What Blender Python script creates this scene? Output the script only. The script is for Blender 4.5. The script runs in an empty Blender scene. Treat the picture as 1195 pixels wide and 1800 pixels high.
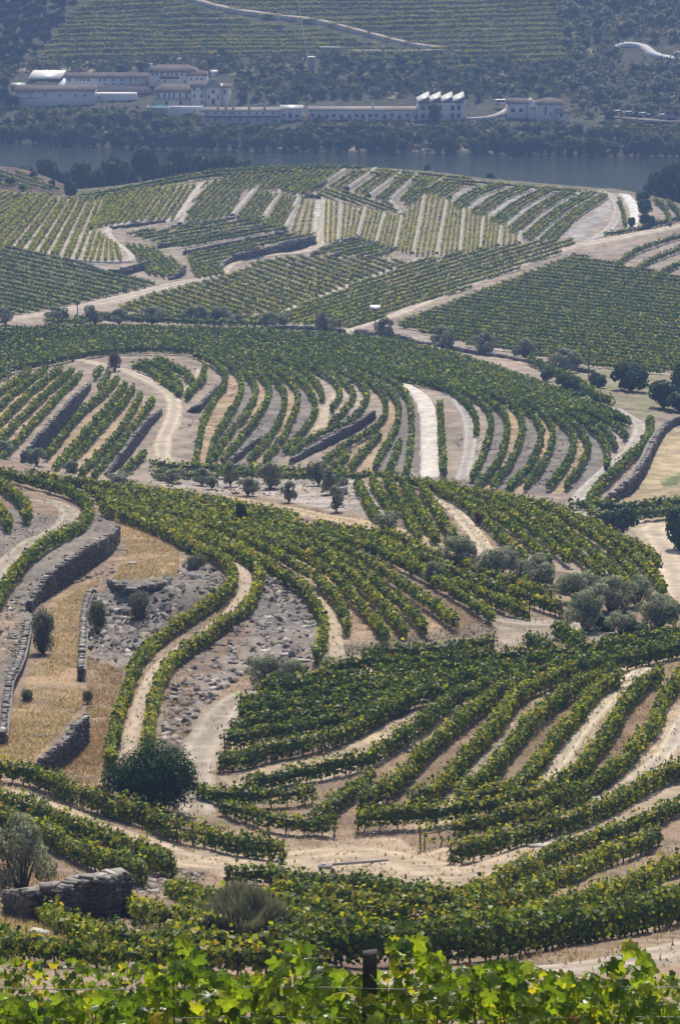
import bpy, math
import numpy as np
from math import radians, sin, cos, pi

# ------------------------------------------------------------------ camera, sky, sun, exposure
F = 7000.0                      # focal length in photo pixels (photo 1195 x 1800)
PITCH = radians(12.89)
CAMZ = 160.0                    # camera height above the river
SUN_EL, SUN_AZ = radians(50), radians(4)   # azimuth from the view direction, positive = right
sc = bpy.context.scene
C = sc.collection
cam = bpy.data.cameras.new('camera')
cam.sensor_fit = 'VERTICAL'; cam.sensor_height = 24.0; cam.lens = 24.0*F/1800.0
cam.clip_start = 0.5; cam.clip_end = 9000
cam_o = bpy.data.objects.new('camera', cam); C.objects.link(cam_o)
cam_o.location = (0, 0, CAMZ); cam_o.rotation_euler = (pi/2 - PITCH, 0, 0)
sc.camera = cam_o
world = bpy.data.worlds.new('World'); sc.world = world; world.use_nodes = True
wn = world.node_tree
bg = wn.nodes['Background']; sky = wn.nodes.new('ShaderNodeTexSky')
sky.sky_type = 'NISHITA'; sky.sun_disc = False
sky.sun_elevation = SUN_EL; sky.sun_rotation = SUN_AZ % (2*pi)
sky.air_density = 1.0; sky.dust_density = 4.0
wn.links.new(sky.outputs[0], bg.inputs[0]); bg.inputs[1].default_value = 0.09
sun = bpy.data.lights.new('sun', 'SUN'); sun.energy = 5.0; sun.angle = radians(0.5); sun.color = (1.0, 0.91, 0.78)
sun_o = bpy.data.objects.new('sun', sun); C.objects.link(sun_o)
import mathutils
_sd = mathutils.Vector((sin(SUN_AZ)*cos(SUN_EL), cos(SUN_AZ)*cos(SUN_EL), sin(SUN_EL)))
sun_o.rotation_euler = _sd.to_track_quat('Z', 'Y').to_euler()
sun_o.location = (-200, 300, 500)
vs = sc.view_settings
vs.view_transform = 'Standard'; vs.look = 'None'; vs.gamma = 1.0; vs.use_curve_mapping = False
vs.exposure = 0.0
HAZE = 0.00029
sc.cycles.max_bounces = 6; sc.cycles.diffuse_bounces = 3; sc.cycles.transmission_bounces = 4
sc.cycles.volume_bounces = 0; sc.cycles.transparent_max_bounces = 8
sc.cycles.caustics_reflective = False; sc.cycles.caustics_refractive = False
sc.cycles.sample_clamp_indirect = 4.0

rng = np.random.default_rng(7)
SP, CP = sin(PITCH), cos(PITCH)

# ------------------------------------------------------------------ noise
def _hash(ix, iy, iz):
    h = (ix.astype(np.int64)*374761393 + iy.astype(np.int64)*668265263 + iz.astype(np.int64)*2147483647 + 1013) & 0xffffffff
    h = ((h ^ (h >> 13))*1274126177) & 0xffffffff
    h = h ^ (h >> 16)
    return (h & 0xffff)/65535.0
def vnoise(x, y=0.0, z=0.0):
    x, y, z = np.broadcast_arrays(np.asarray(x, float), np.asarray(y, float), np.asarray(z, float))
    ix, iy, iz = np.floor(x), np.floor(y), np.floor(z)
    fx, fy, fz = x-ix, y-iy, z-iz
    fx, fy, fz = (f*f*(3-2*f) for f in (fx, fy, fz))
    r = 0
    for a in (0, 1):
        for b in (0, 1):
            for c in (0, 1):
                w = (fx if a else 1-fx)*(fy if b else 1-fy)*(fz if c else 1-fz)
                r = r + w*_hash(ix+a, iy+b, iz+c)
    return r                                         # 0..1
def fbm(x, y=0.0, z=0.0, o=3):
    r, a, s = 0, .5, 0
    for k in range(o):
        r = r + a*vnoise(np.asarray(x)*2**k, np.asarray(y)*2**k, np.asarray(z)*2**k+17*k); s += a; a *= .5
    return r/s

# ------------------------------------------------------------------ the lie of the land: distance of the ground along each line of sight
def interp(x, tab):
    xs = [a for a, b in tab]; ys = [b for a, b in tab]
    return np.interp(x, xs, ys)
def smooth_tab(tab, step=5.0, sig=6):
    xs = np.arange(tab[0][0], tab[-1][0]+step, step)
    ys = interp(xs, tab)
    k = np.exp(-.5*(np.arange(-3*sig, 3*sig+1)/sig)**2); k /= k.sum()
    yp = np.concatenate([ys[0]+(ys[0]-ys[1])*np.arange(3*sig, 0, -1), ys, ys[-1]+(ys[-1]-ys[-2])*np.arange(1, 3*sig+1)])
    return xs, np.convolve(yp, k, 'valid')
TA = smooth_tab([(600, 640), (700, 560), (800, 455), (860, 410), (900, 385), (1000, 335), (1100, 300), (1200, 275), (1300, 255), (1400, 235), (1530, 205), (1650, 155), (1720, 130), (1800, 100), (1900, 60), (1960, 40), (2100, 22), (2600, 10)])
TB = smooth_tab([(150, 1150), (250, 1045), (300, 1000), (400, 920), (440, 880), (500, 800), (570, 720), (600, 680), (700, 580), (830, 505), (870, 485), (900, 470), (1000, 430), (1100, 392), (1300, 330)])
C1 = smooth_tab([(-900, 700), (-200, 758), (0, 805), (100, 832), (200, 852), (265, 856), (300, 846), (620, 842), (700, 838), (740, 842), (800, 855), (870, 870), (940, 886), (1000, 904), (1060, 925), (1120, 948), (1152, 985), (1172, 1040), (1200, 1072), (1400, 1150), (2200, 1200)], 2, 3)
C2 = smooth_tab([(-900, 270), (-200, 285), (0, 293), (40, 297), (90, 316), (130, 336), (200, 331), (270, 318), (340, 306), (400, 300), (500, 295), (600, 293), (700, 297), (800, 306), (900, 320), (1000, 327), (1090, 334), (1150, 348), (1195, 362), (1400, 400), (2200, 420)], 2, 6)
C3 = smooth_tab([(-900, 235), (0, 247), (250, 262), (600, 266), (1195, 275), (2200, 285)], 5, 8)
GC = smooth_tab([(-60, -40), (0, 0), (30, 14), (60, 38), (80, 52), (130, 84), (260, 160), (500, 260), (800, 350), (1400, 470), (2500, 700)], 5, 3)
RIVER = 0.0
BUMPS_A = [(450, 1000, 130, 45, -12), (450, 1190, 120, 40, 6), (270, 1015, 90, 40, -9), (230, 1120, 80, 40, 5),
           (120, 960, 120, 50, -7), (980, 1270, 260, 110, -6), (600, 1500, 220, 50, 7), (560, 900, 180, 30, 5), (900, 930, 180, 50, -6)]
BUMPS_B = [(640, 300, 260, 60, -10), (700, 690, 160, 50, -14), (950, 740, 150, 60, -12), (150, 700, 130, 60, -10),
           (560, 770, 120, 40, 8), (850, 520, 300, 40, 12), (300, 500, 200, 30, 12), (100, 390, 150, 50, -8)]
def T(u, v, lay):
    u = np.asarray(u, float); v = np.asarray(v, float)
    if lay == 'A':
        t = np.interp(v, *TA); bl = BUMPS_A
    elif lay == 'B':
        t = np.interp(v, *TB); bl = BUMPS_B
    else:
        c3 = np.interp(u, *C3)
        tb = (CAMZ-RIVER)/(SP + (c3-900)/F*CP)
        return tb + np.interp(c3-v, *GC) + 6*np.sin(u/170.0+1)*np.clip((c3-v)/150, 0, 1)
    for a, b, su, sv, am in bl:
        t = t + am*np.exp(-.5*((u-a)/su)**2 - .5*((v-b)/sv)**2)
    return t
def at(u, v, t):
    u = np.asarray(u, float); v = np.asarray(v, float); t = np.asarray(t, float)
    a = (u-597.5)/F; b = (900-v)/F
    return np.stack(np.broadcast_arrays(a*t, t*(CP+b*SP), CAMZ + t*(-SP+b*CP)), -1)
def P(u, v, lay, dz=0.0):
    p = at(u, v, T(u, v, lay)); p[..., 2] += dz
    return p
def ppm(u, v, lay): return F/T(u, v, lay)          # photo pixels per metre there

# ------------------------------------------------------------------ mesh and object helpers
def mesh_np(name, verts, quads=None, tris=None, col=None, smooth=False, mat=None, matidx=None):
    me = bpy.data.meshes.new(name)
    verts = np.ascontiguousarray(verts, np.float32)
    quads = np.zeros((0, 4), np.int32) if quads is None else np.asarray(quads, np.int32)
    tris = np.zeros((0, 3), np.int32) if tris is None else np.asarray(tris, np.int32)
    me.vertices.add(len(verts)); me.vertices.foreach_set('co', verts.ravel())
    nl = quads.size + tris.size
    me.loops.add(nl); me.loops.foreach_set('vertex_index', np.concatenate([quads.ravel(), tris.ravel()]).astype(np.int32))
    npoly = len(quads)+len(tris)
    me.polygons.add(npoly)
    ls = np.concatenate([np.arange(len(quads))*4, quads.size + np.arange(len(tris))*3]).astype(np.int32)
    me.polygons.foreach_set('loop_start', ls)
    if smooth: me.polygons.foreach_set('use_smooth', np.ones(npoly, bool))
    if matidx is not None: me.polygons.foreach_set('material_index', np.asarray(matidx, np.int32))
    if col is not None:
        a = me.color_attributes.new('Col', 'FLOAT_COLOR', 'POINT')
        c4 = np.ones((len(verts), 4), np.float32); c4[:, :3] = col
        a.data.foreach_set('color', c4.ravel())
    me.update(calc_edges=True)
    for m in (mat if isinstance(mat, (list, tuple)) else [mat]):
        if m is not None: me.materials.append(m)
    return me
def link(name, me, parent=None, loc=None):
    o = bpy.data.objects.new(name, me); C.objects.link(o)
    if parent is not None: o.parent = parent
    if loc is not None: o.location = loc
    return o
def tag(o, label=None, cat=None, group=None, kind=None):
    if label: o['label'] = label
    if cat: o['category'] = cat
    if group: o['group'] = group
    if kind: o['kind'] = kind
    return o
def empty(name, loc=(0, 0, 0)):
    o = bpy.data.objects.new(name, None); C.objects.link(o); o.location = loc; o.empty_display_size = .3
    return o
BOXQ = np.array([[0, 3, 2, 1], [4, 5, 6, 7], [0, 1, 5, 4], [1, 2, 6, 5], [2, 3, 7, 6], [3, 0, 4, 7]])
BOXV = np.array([[-1, -1, -1], [1, -1, -1], [1, 1, -1], [-1, 1, -1], [-1, -1, 1], [1, -1, 1], [1, 1, 1], [-1, 1, 1]], float)
class MB:
    """collects shapes, gives one mesh"""
    def __init__(s): s.v = []; s.q = []; s.t = []; s.n = 0
    def raw(s, v, q=None, t=None):
        v = np.asarray(v, float)
        if q is not None and len(q): s.q.append(np.asarray(q)+s.n)
        if t is not None and len(t): s.t.append(np.asarray(t)+s.n)
        s.v.append(v); s.n += len(v); return s
    def box(s, x0, x1, y0, y1, z0, z1):
        v = (BOXV*.5+.5)*[x1-x0, y1-y0, z1-z0]+[x0, y0, z0]
        return s.raw(v, BOXQ)
    def tube(s, pts, rad, n=6, cap=True):
        pts = np.asarray(pts, float); rad = np.broadcast_to(rad, len(pts))
        d = np.gradient(pts, axis=0); d /= np.linalg.norm(d, axis=1)[:, None]+1e-9
        ref = np.where(np.abs(d[:, 2:3]) > .9, [[1., 0, 0]], [[0, 0, 1.]])
        a = np.cross(d, ref); a /= np.linalg.norm(a, axis=1)[:, None]+1e-9
        b = np.cross(d, a)
        th = np.arange(n)*2*pi/n
        v = pts[:, None]+rad[:, None, None]*(np.cos(th)[None, :, None]*a[:, None]+np.sin(th)[None, :, None]*b[:, None])
        m = len(pts); i = np.arange(m-1)[:, None]*n; j = np.arange(n)[None]
        q = np.stack([i+j, i+(j+1) % n, i+n+(j+1) % n, i+n+j], -1).reshape(-1, 4)
        t = []
        if cap:
            for k in range(1, n-1): t += [[0, k+1, k], [(m-1)*n, (m-1)*n+k, (m-1)*n+k+1]]
        return s.raw(v.reshape(-1, 3), q, t)
    def mesh(s, name, mat, smooth=False, col=None):
        return mesh_np(name, np.concatenate(s.v), np.concatenate(s.q) if s.q else None, np.concatenate(s.t) if s.t else None, col=col, smooth=smooth, mat=mat)

# ------------------------------------------------------------------ materials
def _new(name):
    m = bpy.data.materials.new(name); m.use_nodes = True
    nt = m.node_tree; nt.nodes.clear()
    out = nt.nodes.new('ShaderNodeOutputMaterial')
    return m, nt, out
def node(nt, typ, **kw):
    n = nt.nodes.new(typ)
    for k, v in kw.items():
        if k in n.inputs: n.inputs[k].default_value = v
        else: setattr(n, k, v)
    return n
def leaf_mat(name, col=None, trans=.42, gloss=.05, warm=(1.25, 1.3, .55), rough=.38):
    m, nt, out = _new(name)
    if col is None:
        c = nt.nodes.new('ShaderNodeVertexColor'); c.layer_name = 'Col'; cs = c.outputs[0]
    else:
        g = nt.nodes.new('ShaderNodeTexCoord'); nz = node(nt, 'ShaderNodeTexNoise', Scale=14.0, Detail=3.0)
        nt.links.new(g.outputs['Object'], nz.inputs['Vector'])
        r = nt.nodes.new('ShaderNodeValToRGB')
        r.color_ramp.elements[0].position = .3; r.color_ramp.elements[1].position = .7
        r.color_ramp.elements[0].color = (*[x*.78 for x in col], 1); r.color_ramp.elements[1].color = (*[min(1, x*1.2) for x in col], 1)
        nt.links.new(nz.outputs[0], r.inputs[0]); cs = r.outputs[0]
    d = nt.nodes.new('ShaderNodeBsdfDiffuse'); nt.links.new(cs, d.inputs[0])
    mx = nt.nodes.new('ShaderNodeMix'); mx.data_type = 'RGBA'; mx.blend_type = 'MULTIPLY'; mx.inputs[0].default_value = 1
    mx.inputs[7].default_value = (*warm, 1); nt.links.new(cs, mx.inputs[6])
    tr = nt.nodes.new('ShaderNodeBsdfTranslucent'); nt.links.new(mx.outputs[2], tr.inputs[0])
    ms = nt.nodes.new('ShaderNodeMixShader'); ms.inputs[0].default_value = trans
    nt.links.new(d.outputs[0], ms.inputs[1]); nt.links.new(tr.outputs[0], ms.inputs[2])
    gl = node(nt, 'ShaderNodeBsdfGlossy', Roughness=rough); gl.inputs[0].default_value = (.9, .95, 1, 1)
    m2 = nt.nodes.new('ShaderNodeMixShader'); m2.inputs[0].default_value = gloss
    nt.links.new(ms.outputs[0], m2.inputs[1]); nt.links.new(gl.outputs[0], m2.inputs[2])
    nt.links.new(m2.outputs[0], out.inputs[0])
    return m
def rough_mat(name, col=None, var=.25, scale=3.0, bump=.3, rough=.9, attr=False, scale2=None, bdist=.05, spec=.2):
    """matte surface with two scales of grain; colour from a value or the mesh's own colours"""
    m, nt, out = _new(name)
    b = node(nt, 'ShaderNodeBsdfPrincipled', Roughness=rough); b.inputs['Specular IOR Level'].default_value = spec
    tc = nt.nodes.new('ShaderNodeNewGeometry')
    n1 = node(nt, 'ShaderNodeTexNoise', Scale=scale, Detail=6.0, Roughness=.65)
    n2 = node(nt, 'ShaderNodeTexNoise', Scale=scale2 or scale*.13, Detail=4.0)
    nt.links.new(tc.outputs['Position'], n1.inputs['Vector']); nt.links.new(tc.outputs['Position'], n2.inputs['Vector'])
    mp = nt.nodes.new('ShaderNodeMath'); mp.operation = 'ADD'
    nt.links.new(n1.outputs[0], mp.inputs[0]); nt.links.new(n2.outputs[0], mp.inputs[1])
    mr = nt.nodes.new('ShaderNodeMapRange')
    mr.inputs[1].default_value = .65; mr.inputs[2].default_value = 1.35; mr.inputs[3].default_value = 1-var*1.6; mr.inputs[4].default_value = 1+var*1.6
    nt.links.new(mp.outputs[0], mr.inputs[0])
    mx = nt.nodes.new('ShaderNodeMix'); mx.data_type = 'RGBA'; mx.blend_type = 'MULTIPLY'; mx.inputs[0].default_value = 1
    if attr:
        c = nt.nodes.new('ShaderNodeVertexColor'); c.layer_name = 'Col'; nt.links.new(c.outputs[0], mx.inputs[6])
    else: mx.inputs[6].default_value = (*col, 1)
    nt.links.new(mr.outputs[0], mx.inputs[7]); nt.links.new(mx.outputs[2], b.inputs['Base Color'])
    if bump:
        bp = node(nt, 'ShaderNodeBump', Strength=bump, Distance=bdist); nt.links.new(n1.outputs[0], bp.inputs['Height'])
        nt.links.new(bp.outputs[0], b.inputs['Normal'])
    nt.links.new(b.outputs[0], out.inputs[0])
    return m
M = {}
M['ground'] = rough_mat('ground', attr=True, var=.40, scale=4.5, bump=.8, bdist=.15, scale2=.35)
M['road'] = rough_mat('road', attr=True, var=.22, scale=6.0, bump=.7, bdist=.08, scale2=.5)
M['stone'] = rough_mat('stone', attr=True, var=.22, scale=5.0, bump=.5, bdist=.04)
M['slate'] = rough_mat('slate', (.055, .05, .048), var=.35, scale=6.0, bump=.6, bdist=.03)
M['vine'] = leaf_mat('vine', trans=.40, gloss=.022, rough=.45, warm=(1.8, 1.8, .42))
M['tree_leaf'] = leaf_mat('tree_leaf', trans=.4, gloss=.015, warm=(1.1, 1.15, .7), rough=.5)
M['bark'] = rough_mat('bark', (.085, .07, .055), var=.3, scale=9.0, bump=.5)
M['post'] = rough_mat('post', (.09, .08, .075), var=.3, scale=12.0, bump=.4)
M['white_wall'] = rough_mat('white_wall', (.92, .91, .89), var=.08, scale=.8, bump=0)
M['pale_tile'] = rough_mat('pale_tile', (.46, .41, .36), var=.2, scale=1.5, bump=.3)
M['tile'] = rough_mat('tile', (.19, .155, .135), var=.25, scale=1.5, bump=.3)
M['dark_tile'] = rough_mat('dark_tile', (.07, .06, .07), var=.2, scale=1.5, bump=.2)
M['white_roof'] = rough_mat('white_roof', (.85, .85, .83), var=.04, scale=.5, bump=0, rough=.4, spec=.5)
M['grey_wall'] = rough_mat('grey_wall', (.36, .36, .35), var=.15, scale=1.0, bump=.1)
M['pane'] = rough_mat('pane', (.02, .025, .03), var=.1, scale=1.0, bump=0, rough=.15, spec=.5)
M['wood_dark'] = rough_mat('wood_dark', (.06, .05, .045), var=.2, scale=2.0, bump=0)
M['pool'] = rough_mat('pool', (.05, .42, .50), var=.05, scale=1.0, bump=0, rough=.1, spec=.5)
M['metal'] = rough_mat('metal', (.45, .45, .45), var=.1, scale=3.0, bump=0, rough=.4, spec=.5)
M['car_white'] = rough_mat('car_white', (.55, .56, .58), var=.02, scale=1.0, bump=0, rough=.25, spec=.6)
M['tyre'] = rough_mat('tyre', (.02, .02, .02), var=.1, scale=3.0, bump=0)

# ------------------------------------------------------------------ image lines
def spline(pts, n=48):
    """smooth line through the points"""
    p = np.asarray(pts, float)
    if len(p) < 3:
        s = np.linspace(0, 1, n)[:, None]; return p[0]*(1-s)+p[-1]*s
    d = np.concatenate([[0], np.cumsum(np.linalg.norm(np.diff(p, axis=0), axis=1)**.5)])
    q = np.vstack([2*p[0]-p[1], p, 2*p[-1]-p[-2]])
    dd = np.concatenate([[d[0]-(d[1]-d[0])], d, [d[-1]+(d[-1]-d[-2])]])
    out = []
    for s in np.linspace(0, d[-1]*.99999, n):
        k = min(np.searchsorted(d, s, 'right')-1, len(p)-2)
        t0, t1, t2, t3 = dd[k:k+4]; p0, p1, p2, p3 = q[k:k+4]
        a1 = (t1-s)/(t1-t0)*p0+(s-t0)/(t1-t0)*p1; a2 = (t2-s)/(t2-t1)*p1+(s-t1)/(t2-t1)*p2; a3 = (t3-s)/(t3-t2)*p2+(s-t2)/(t3-t2)*p3
        b1 = (t2-s)/(t2-t0)*a1+(s-t0)/(t2-t0)*a2; b2 = (t3-s)/(t3-t1)*a2+(s-t1)/(t3-t1)*a3
        out.append((t2-s)/(t2-t1)*b1+(s-t1)/(t2-t1)*b2)
    return np.array(out)
def arc(pts):
    d = np.linalg.norm(np.diff(pts, axis=0), axis=1); return np.concatenate([[0], np.cumsum(d)])
def resample(pts, step):
    s = arc(pts); n = max(2, int(round(s[-1]/step))+1); q = np.linspace(0, s[-1], n)
    return np.stack([np.interp(q, s, pts[:, k]) for k in range(pts.shape[1])], -1), q
def inside(u, v, poly):
    poly = np.asarray(poly, float); r = np.zeros(np.shape(u), bool)
    x, y = poly[:, 0], poly[:, 1]; j = len(poly)-1
    for i in range(len(poly)):
        c = ((y[i] > v) != (y[j] > v)) & (u < (x[j]-x[i])*(v-y[i])/(y[j]-y[i]+1e-12)+x[i])
        r ^= c; j = i
    return r
def blend(a, b, n):
    """n lines between two lines, ends included"""
    a = spline(a, 30); b = spline(b, 30)
    return [a*(1-s)+b*s for s in np.linspace(0, 1, n)]
def fill(poly, d, gap, off=0.0):
    """parallel lines with direction d, gap pixels apart, clipped to the polygon"""
    poly = np.asarray(poly, float); d = np.asarray(d, float); d /= np.linalg.norm(d); nrm = np.array([-d[1], d[0]])
    a = poly@nrm; b = poly@d; out = []
    for k in np.arange(a.min()+gap*.5+off, a.max(), gap):
        s = np.arange(b.min(), b.max(), 2.0); pts = s[:, None]*d+k*nrm
        ins = inside(pts[:, 0], pts[:, 1], poly)
        i = 0
        while i < len(s):
            if ins[i]:
                j = i
                while j+1 < len(s) and ins[j+1]: j += 1
                if j-i > 5: out.append(pts[i:j+1])
                i = j+1
            else: i += 1
    return out
ORD = ['first', 'second', 'third', 'fourth', 'fifth', 'sixth', 'seventh', 'eighth', 'ninth', 'tenth', 'eleventh', 'twelfth', 'thirteenth', 'fourteenth', 'fifteenth', 'sixteenth', 'seventeenth', 'eighteenth', 'nineteenth', 'twentieth']
def ordw(i):
    if i < 20: return ORD[i]
    if i < 29: return 'twenty-'+ORD[i-20]
    if i == 29: return 'thirtieth'
    if i < 39: return 'thirty-'+ORD[i-30]
    return 'fortieth' if i == 39 else 'forty-'+ORD[i-40]

# ------------------------------------------------------------------ where the vine rows run (photo pixels, middle of the foliage)
R_ = [[(480,1668),(560,1660),(640,1662),(774,1657),(892,1646),(968,1634),(1045,1623),(1121,1607),(1195,1590),(1280,1570)],
 [(540,1625),(600,1632),(690,1638),(800,1632),(900,1618),(980,1597),(1050,1575),(1120,1550),(1180,1523),(1240,1495)],
 [(480,1588),(540,1598),(600,1606),(680,1612),(760,1611),(830,1601),(885,1588),(930,1572),(968,1550),(1022,1527),(1067,1505),(1121,1486),(1158,1465)],
 [(480,1560),(540,1572),(580,1577),(640,1584),(700,1588),(778,1583),(828,1570),(869,1554),(919,1527),(961,1508),(999,1489),(1045,1474),(1094,1455),(1150,1438),(1200,1412)],
 [(395,1537),(474,1540),(535,1550),(600,1554),(666,1560),(705,1567),(765,1574)]]
S_ = [[(790,1500),(847,1487),(900,1472),(953,1457),(1014,1438),(1067,1417),(1106,1395),(1146,1373),(1195,1350),(1260,1325)],
 [(735,1470),(763,1465),(831,1450),(892,1436),(946,1420),(1000,1398),(1044,1378),(1077,1353),(1102,1329),(1128,1300),(1153,1264),(1168,1224),(1195,1190),(1225,1160)],
 [(625,1440),(680,1435),(740,1432),(800,1424),(862,1413),(910,1402),(964,1386),(1000,1367),(1029,1344),(1051,1311),(1077,1275),(1095,1242),(1124,1206),(1160,1184)],
 [(800,1406),(840,1400),(888,1388),(920,1370),(949,1338),(967,1311),(993,1282),(1018,1253),(1044,1217),(1088,1190)],
 [(805,1398),(833,1380),(862,1358),(887,1326),(917,1289),(938,1264),(964,1242),(993,1217),(1037,1195),(1075,1178)],
 [(722,1404),(755,1390),(782,1371),(811,1340),(840,1308),(866,1278),(891,1242),(917,1217),(940,1205),(978,1187),(1010,1176)],
 [(632,1410),(666,1393),(697,1375),(718,1354),(747,1321),(776,1295),(800,1275),(833,1249),(862,1224),(900,1205),(940,1190)]]
T_ = [[(430,1380),(500,1363),(560,1352),(641,1333),(676,1314),(711,1293),(747,1265),(780,1240),(810,1222),(860,1203),(920,1186)],
 [(383,1340),(420,1338),(465,1323),(518,1312),(571,1300),(627,1279),(676,1251),(729,1225),(790,1208)],
 [(393,1302),(450,1292),(510,1282),(560,1273),(610,1262),(660,1248),(720,1226)],
 [(405,1277),(470,1268),(540,1258),(600,1250),(650,1240),(710,1222)],
 [(418,1253),(490,1246),(560,1240),(630,1232),(690,1222),(740,1212),(805,1203)],
 [(421,1232),(500,1226),(580,1221),(660,1214),(730,1204),(800,1195),(865,1189)],
 [(449,1213),(520,1208),(600,1204),(680,1199),(760,1191),(840,1184),(920,1180),(1000,1176),(1060,1167),(1120,1156),(1210,1134)],
 [(530,1193),(600,1188),(680,1182),(780,1176),(850,1171),(920,1167),(990,1162),(1040,1158),(1100,1145),(1160,1135),(1220,1122)],
 [(569,1172),(640,1167),(700,1163),(780,1160),(850,1155),(920,1153),(980,1151),(1037,1145),(1088,1130),(1142,1120),(1215,1108)],
 [(636,1151),(700,1145),(778,1143),(820,1134),(870,1128)]]
V_ = [[(345,1386),(380,1396),(440,1401),(500,1398),(553,1393)], [(390,1415),(425,1426),(470,1440),(530,1448),(592,1447)], [(552,1442),(582,1418),(620,1390),(652,1364)]]
L_ = [[(-60,1335),(0,1348),(33,1353),(84,1370),(127,1392),(167,1406),(214,1422),(261,1434),(301,1452),(348,1464),(400,1477),(445,1488),(502,1494)],
 [(-60,1385),(0,1402),(33,1416),(67,1427),(117,1449),(160,1464),(200,1483),(251,1500),(302,1521)],
 [(-50,1415),(0,1432),(40,1450),(84,1468),(114,1482),(167,1505),(214,1520),(250,1536)]]
LL_ = [[(75,1603),(130,1632),(180,1646),(240,1652),(310,1660)], [(228,1588),(270,1606),(320,1612),(365,1628)], [(300,1560),(350,1575),(400,1580),(480,1585)], [(290,1640),(350,1655),(430,1660),(500,1655)], [(-40,1650),(30,1662),(110,1672),(200,1680),(280,1684)], [(505,1622),(530,1626),(570,1636)], [(250,1676),(340,1684),(450,1688),(570,1684)], [(330,1590),(400,1602),(480,1604),(550,1612)]]
M_ = [[(192,1340),(201,1291),(216,1236),(236,1180),(261,1140),(301,1106),(351,1072),(392,1044),(412,1016),(402,994),(371,974),(335,958),(295,938),(240,915),(180,892)],
 [(262,1308),(267,1251),(281,1200),(301,1165),(341,1135),(392,1100),(438,1062),(455,1025),(455,1002),(440,985),(400,966),(350,946),(300,926),(240,902),(180,882)],
 [(556,1156),(566,1125),(570,1100),(562,1075),(545,1050),(520,1028),(490,1008),(460,990),(430,972),(390,955),(340,935),(290,914),(230,893),(170,874)],
 [(611,1106),(606,1090),(598,1066),(580,1043),(558,1018),(527,999),(494,980),(453,960),(413,942),(360,924),(300,903),(240,887),(160,866)],
 [(679,1120),(659,1093),(634,1064),(613,1043),(590,1017),(560,994),(520,972),(470,950),(420,932),(365,914),(310,896),(240,878),(150,858)],
 [(711,1110),(683,1077),(655,1047),(625,1017),(590,990),(545,968),(495,948),(440,930),(385,911),(320,892),(240,870),(140,850)],
 [(750,1108),(725,1081),(697,1056),(665,1029),(630,1004),(590,980),(540,958),(490,940),(440,922),(385,903),(320,884),(230,862)],
 [(800,1097),(775,1076),(745,1055),(711,1031),(680,1009),(640,985),(600,965),(550,945),(500,929),(440,911),(380,893),(310,875),(220,856)],
 [(866,1086),(830,1060),(790,1036),(750,1013),(710,992),(660,970),(610,952),(560,936),(500,918),(430,898),(370,882),(300,867)],
 [(930,1078),(880,1060),(830,1040),(785,1018),(740,996),(700,977),(655,958),(610,942),(560,928)],
 [(988,1070),(940,1055),(890,1041),(840,1024),(790,1004),(740,983),(700,965),(655,948),(605,936),(560,925)],
 [(970,1050),(900,1023),(850,1008),(800,990),(750,970),(705,951),(660,938),(620,931)]]
P_ = [[(50,835),(120,847),(200,860),(280,872),(340,884)], [(350,885),(400,893),(460,905),(520,915)], [(330,878),(380,883),(430,892),(470,900),(515,906)]]
N_ = [[(-40,822),(0,832),(50,845),(100,858),(140,875),(158,895),(150,918),(110,942),(70,965),(35,1000),(10,1035),(-15,1075)], [(-40,838),(0,853),(27,872),(45,890),(48,912)], [(-30,878),(0,897),(17,925)]]
Q_ = [[(627,850),(643,878),(662,911)], [(654,846),(674,878),(694,906)], [(677,838),(705,888),(737,943)], [(707,848),(735,896),(767,948)], [(740,855),(770,903),(802,953)]]
W_ = [[(690,841),(730,848),(760,857),(818,889),(855,918),(887,951),(924,984)],
 [(740,848),(775,856),(812,873),(858,900),(900,929),(936,960),(968,988)],
 [(775,852),(838,871),(886,899),(929,925),(966,955),(1000,985)],
 [(830,864),(875,876),(926,906),(972,939),(1015,976),(1056,1012)],
 [(870,872),(915,888),(966,917),(1017,954),(1053,984),(1101,1027)],
 [(910,880),(945,889),(1000,917),(1047,947),(1083,977),(1130,1028)],
 [(945,888),(967,893),(1025,921),(1076,951),(1119,984),(1148,1013),(1168,1042)],
 [(975,896),(1000,907),(1054,932),(1104,955),(1141,975),(1157,992)]]
X_ = [[(925,1122),(945,1128),(965,1140)], [(975,1105),(998,1115),(1022,1132)]]
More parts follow.
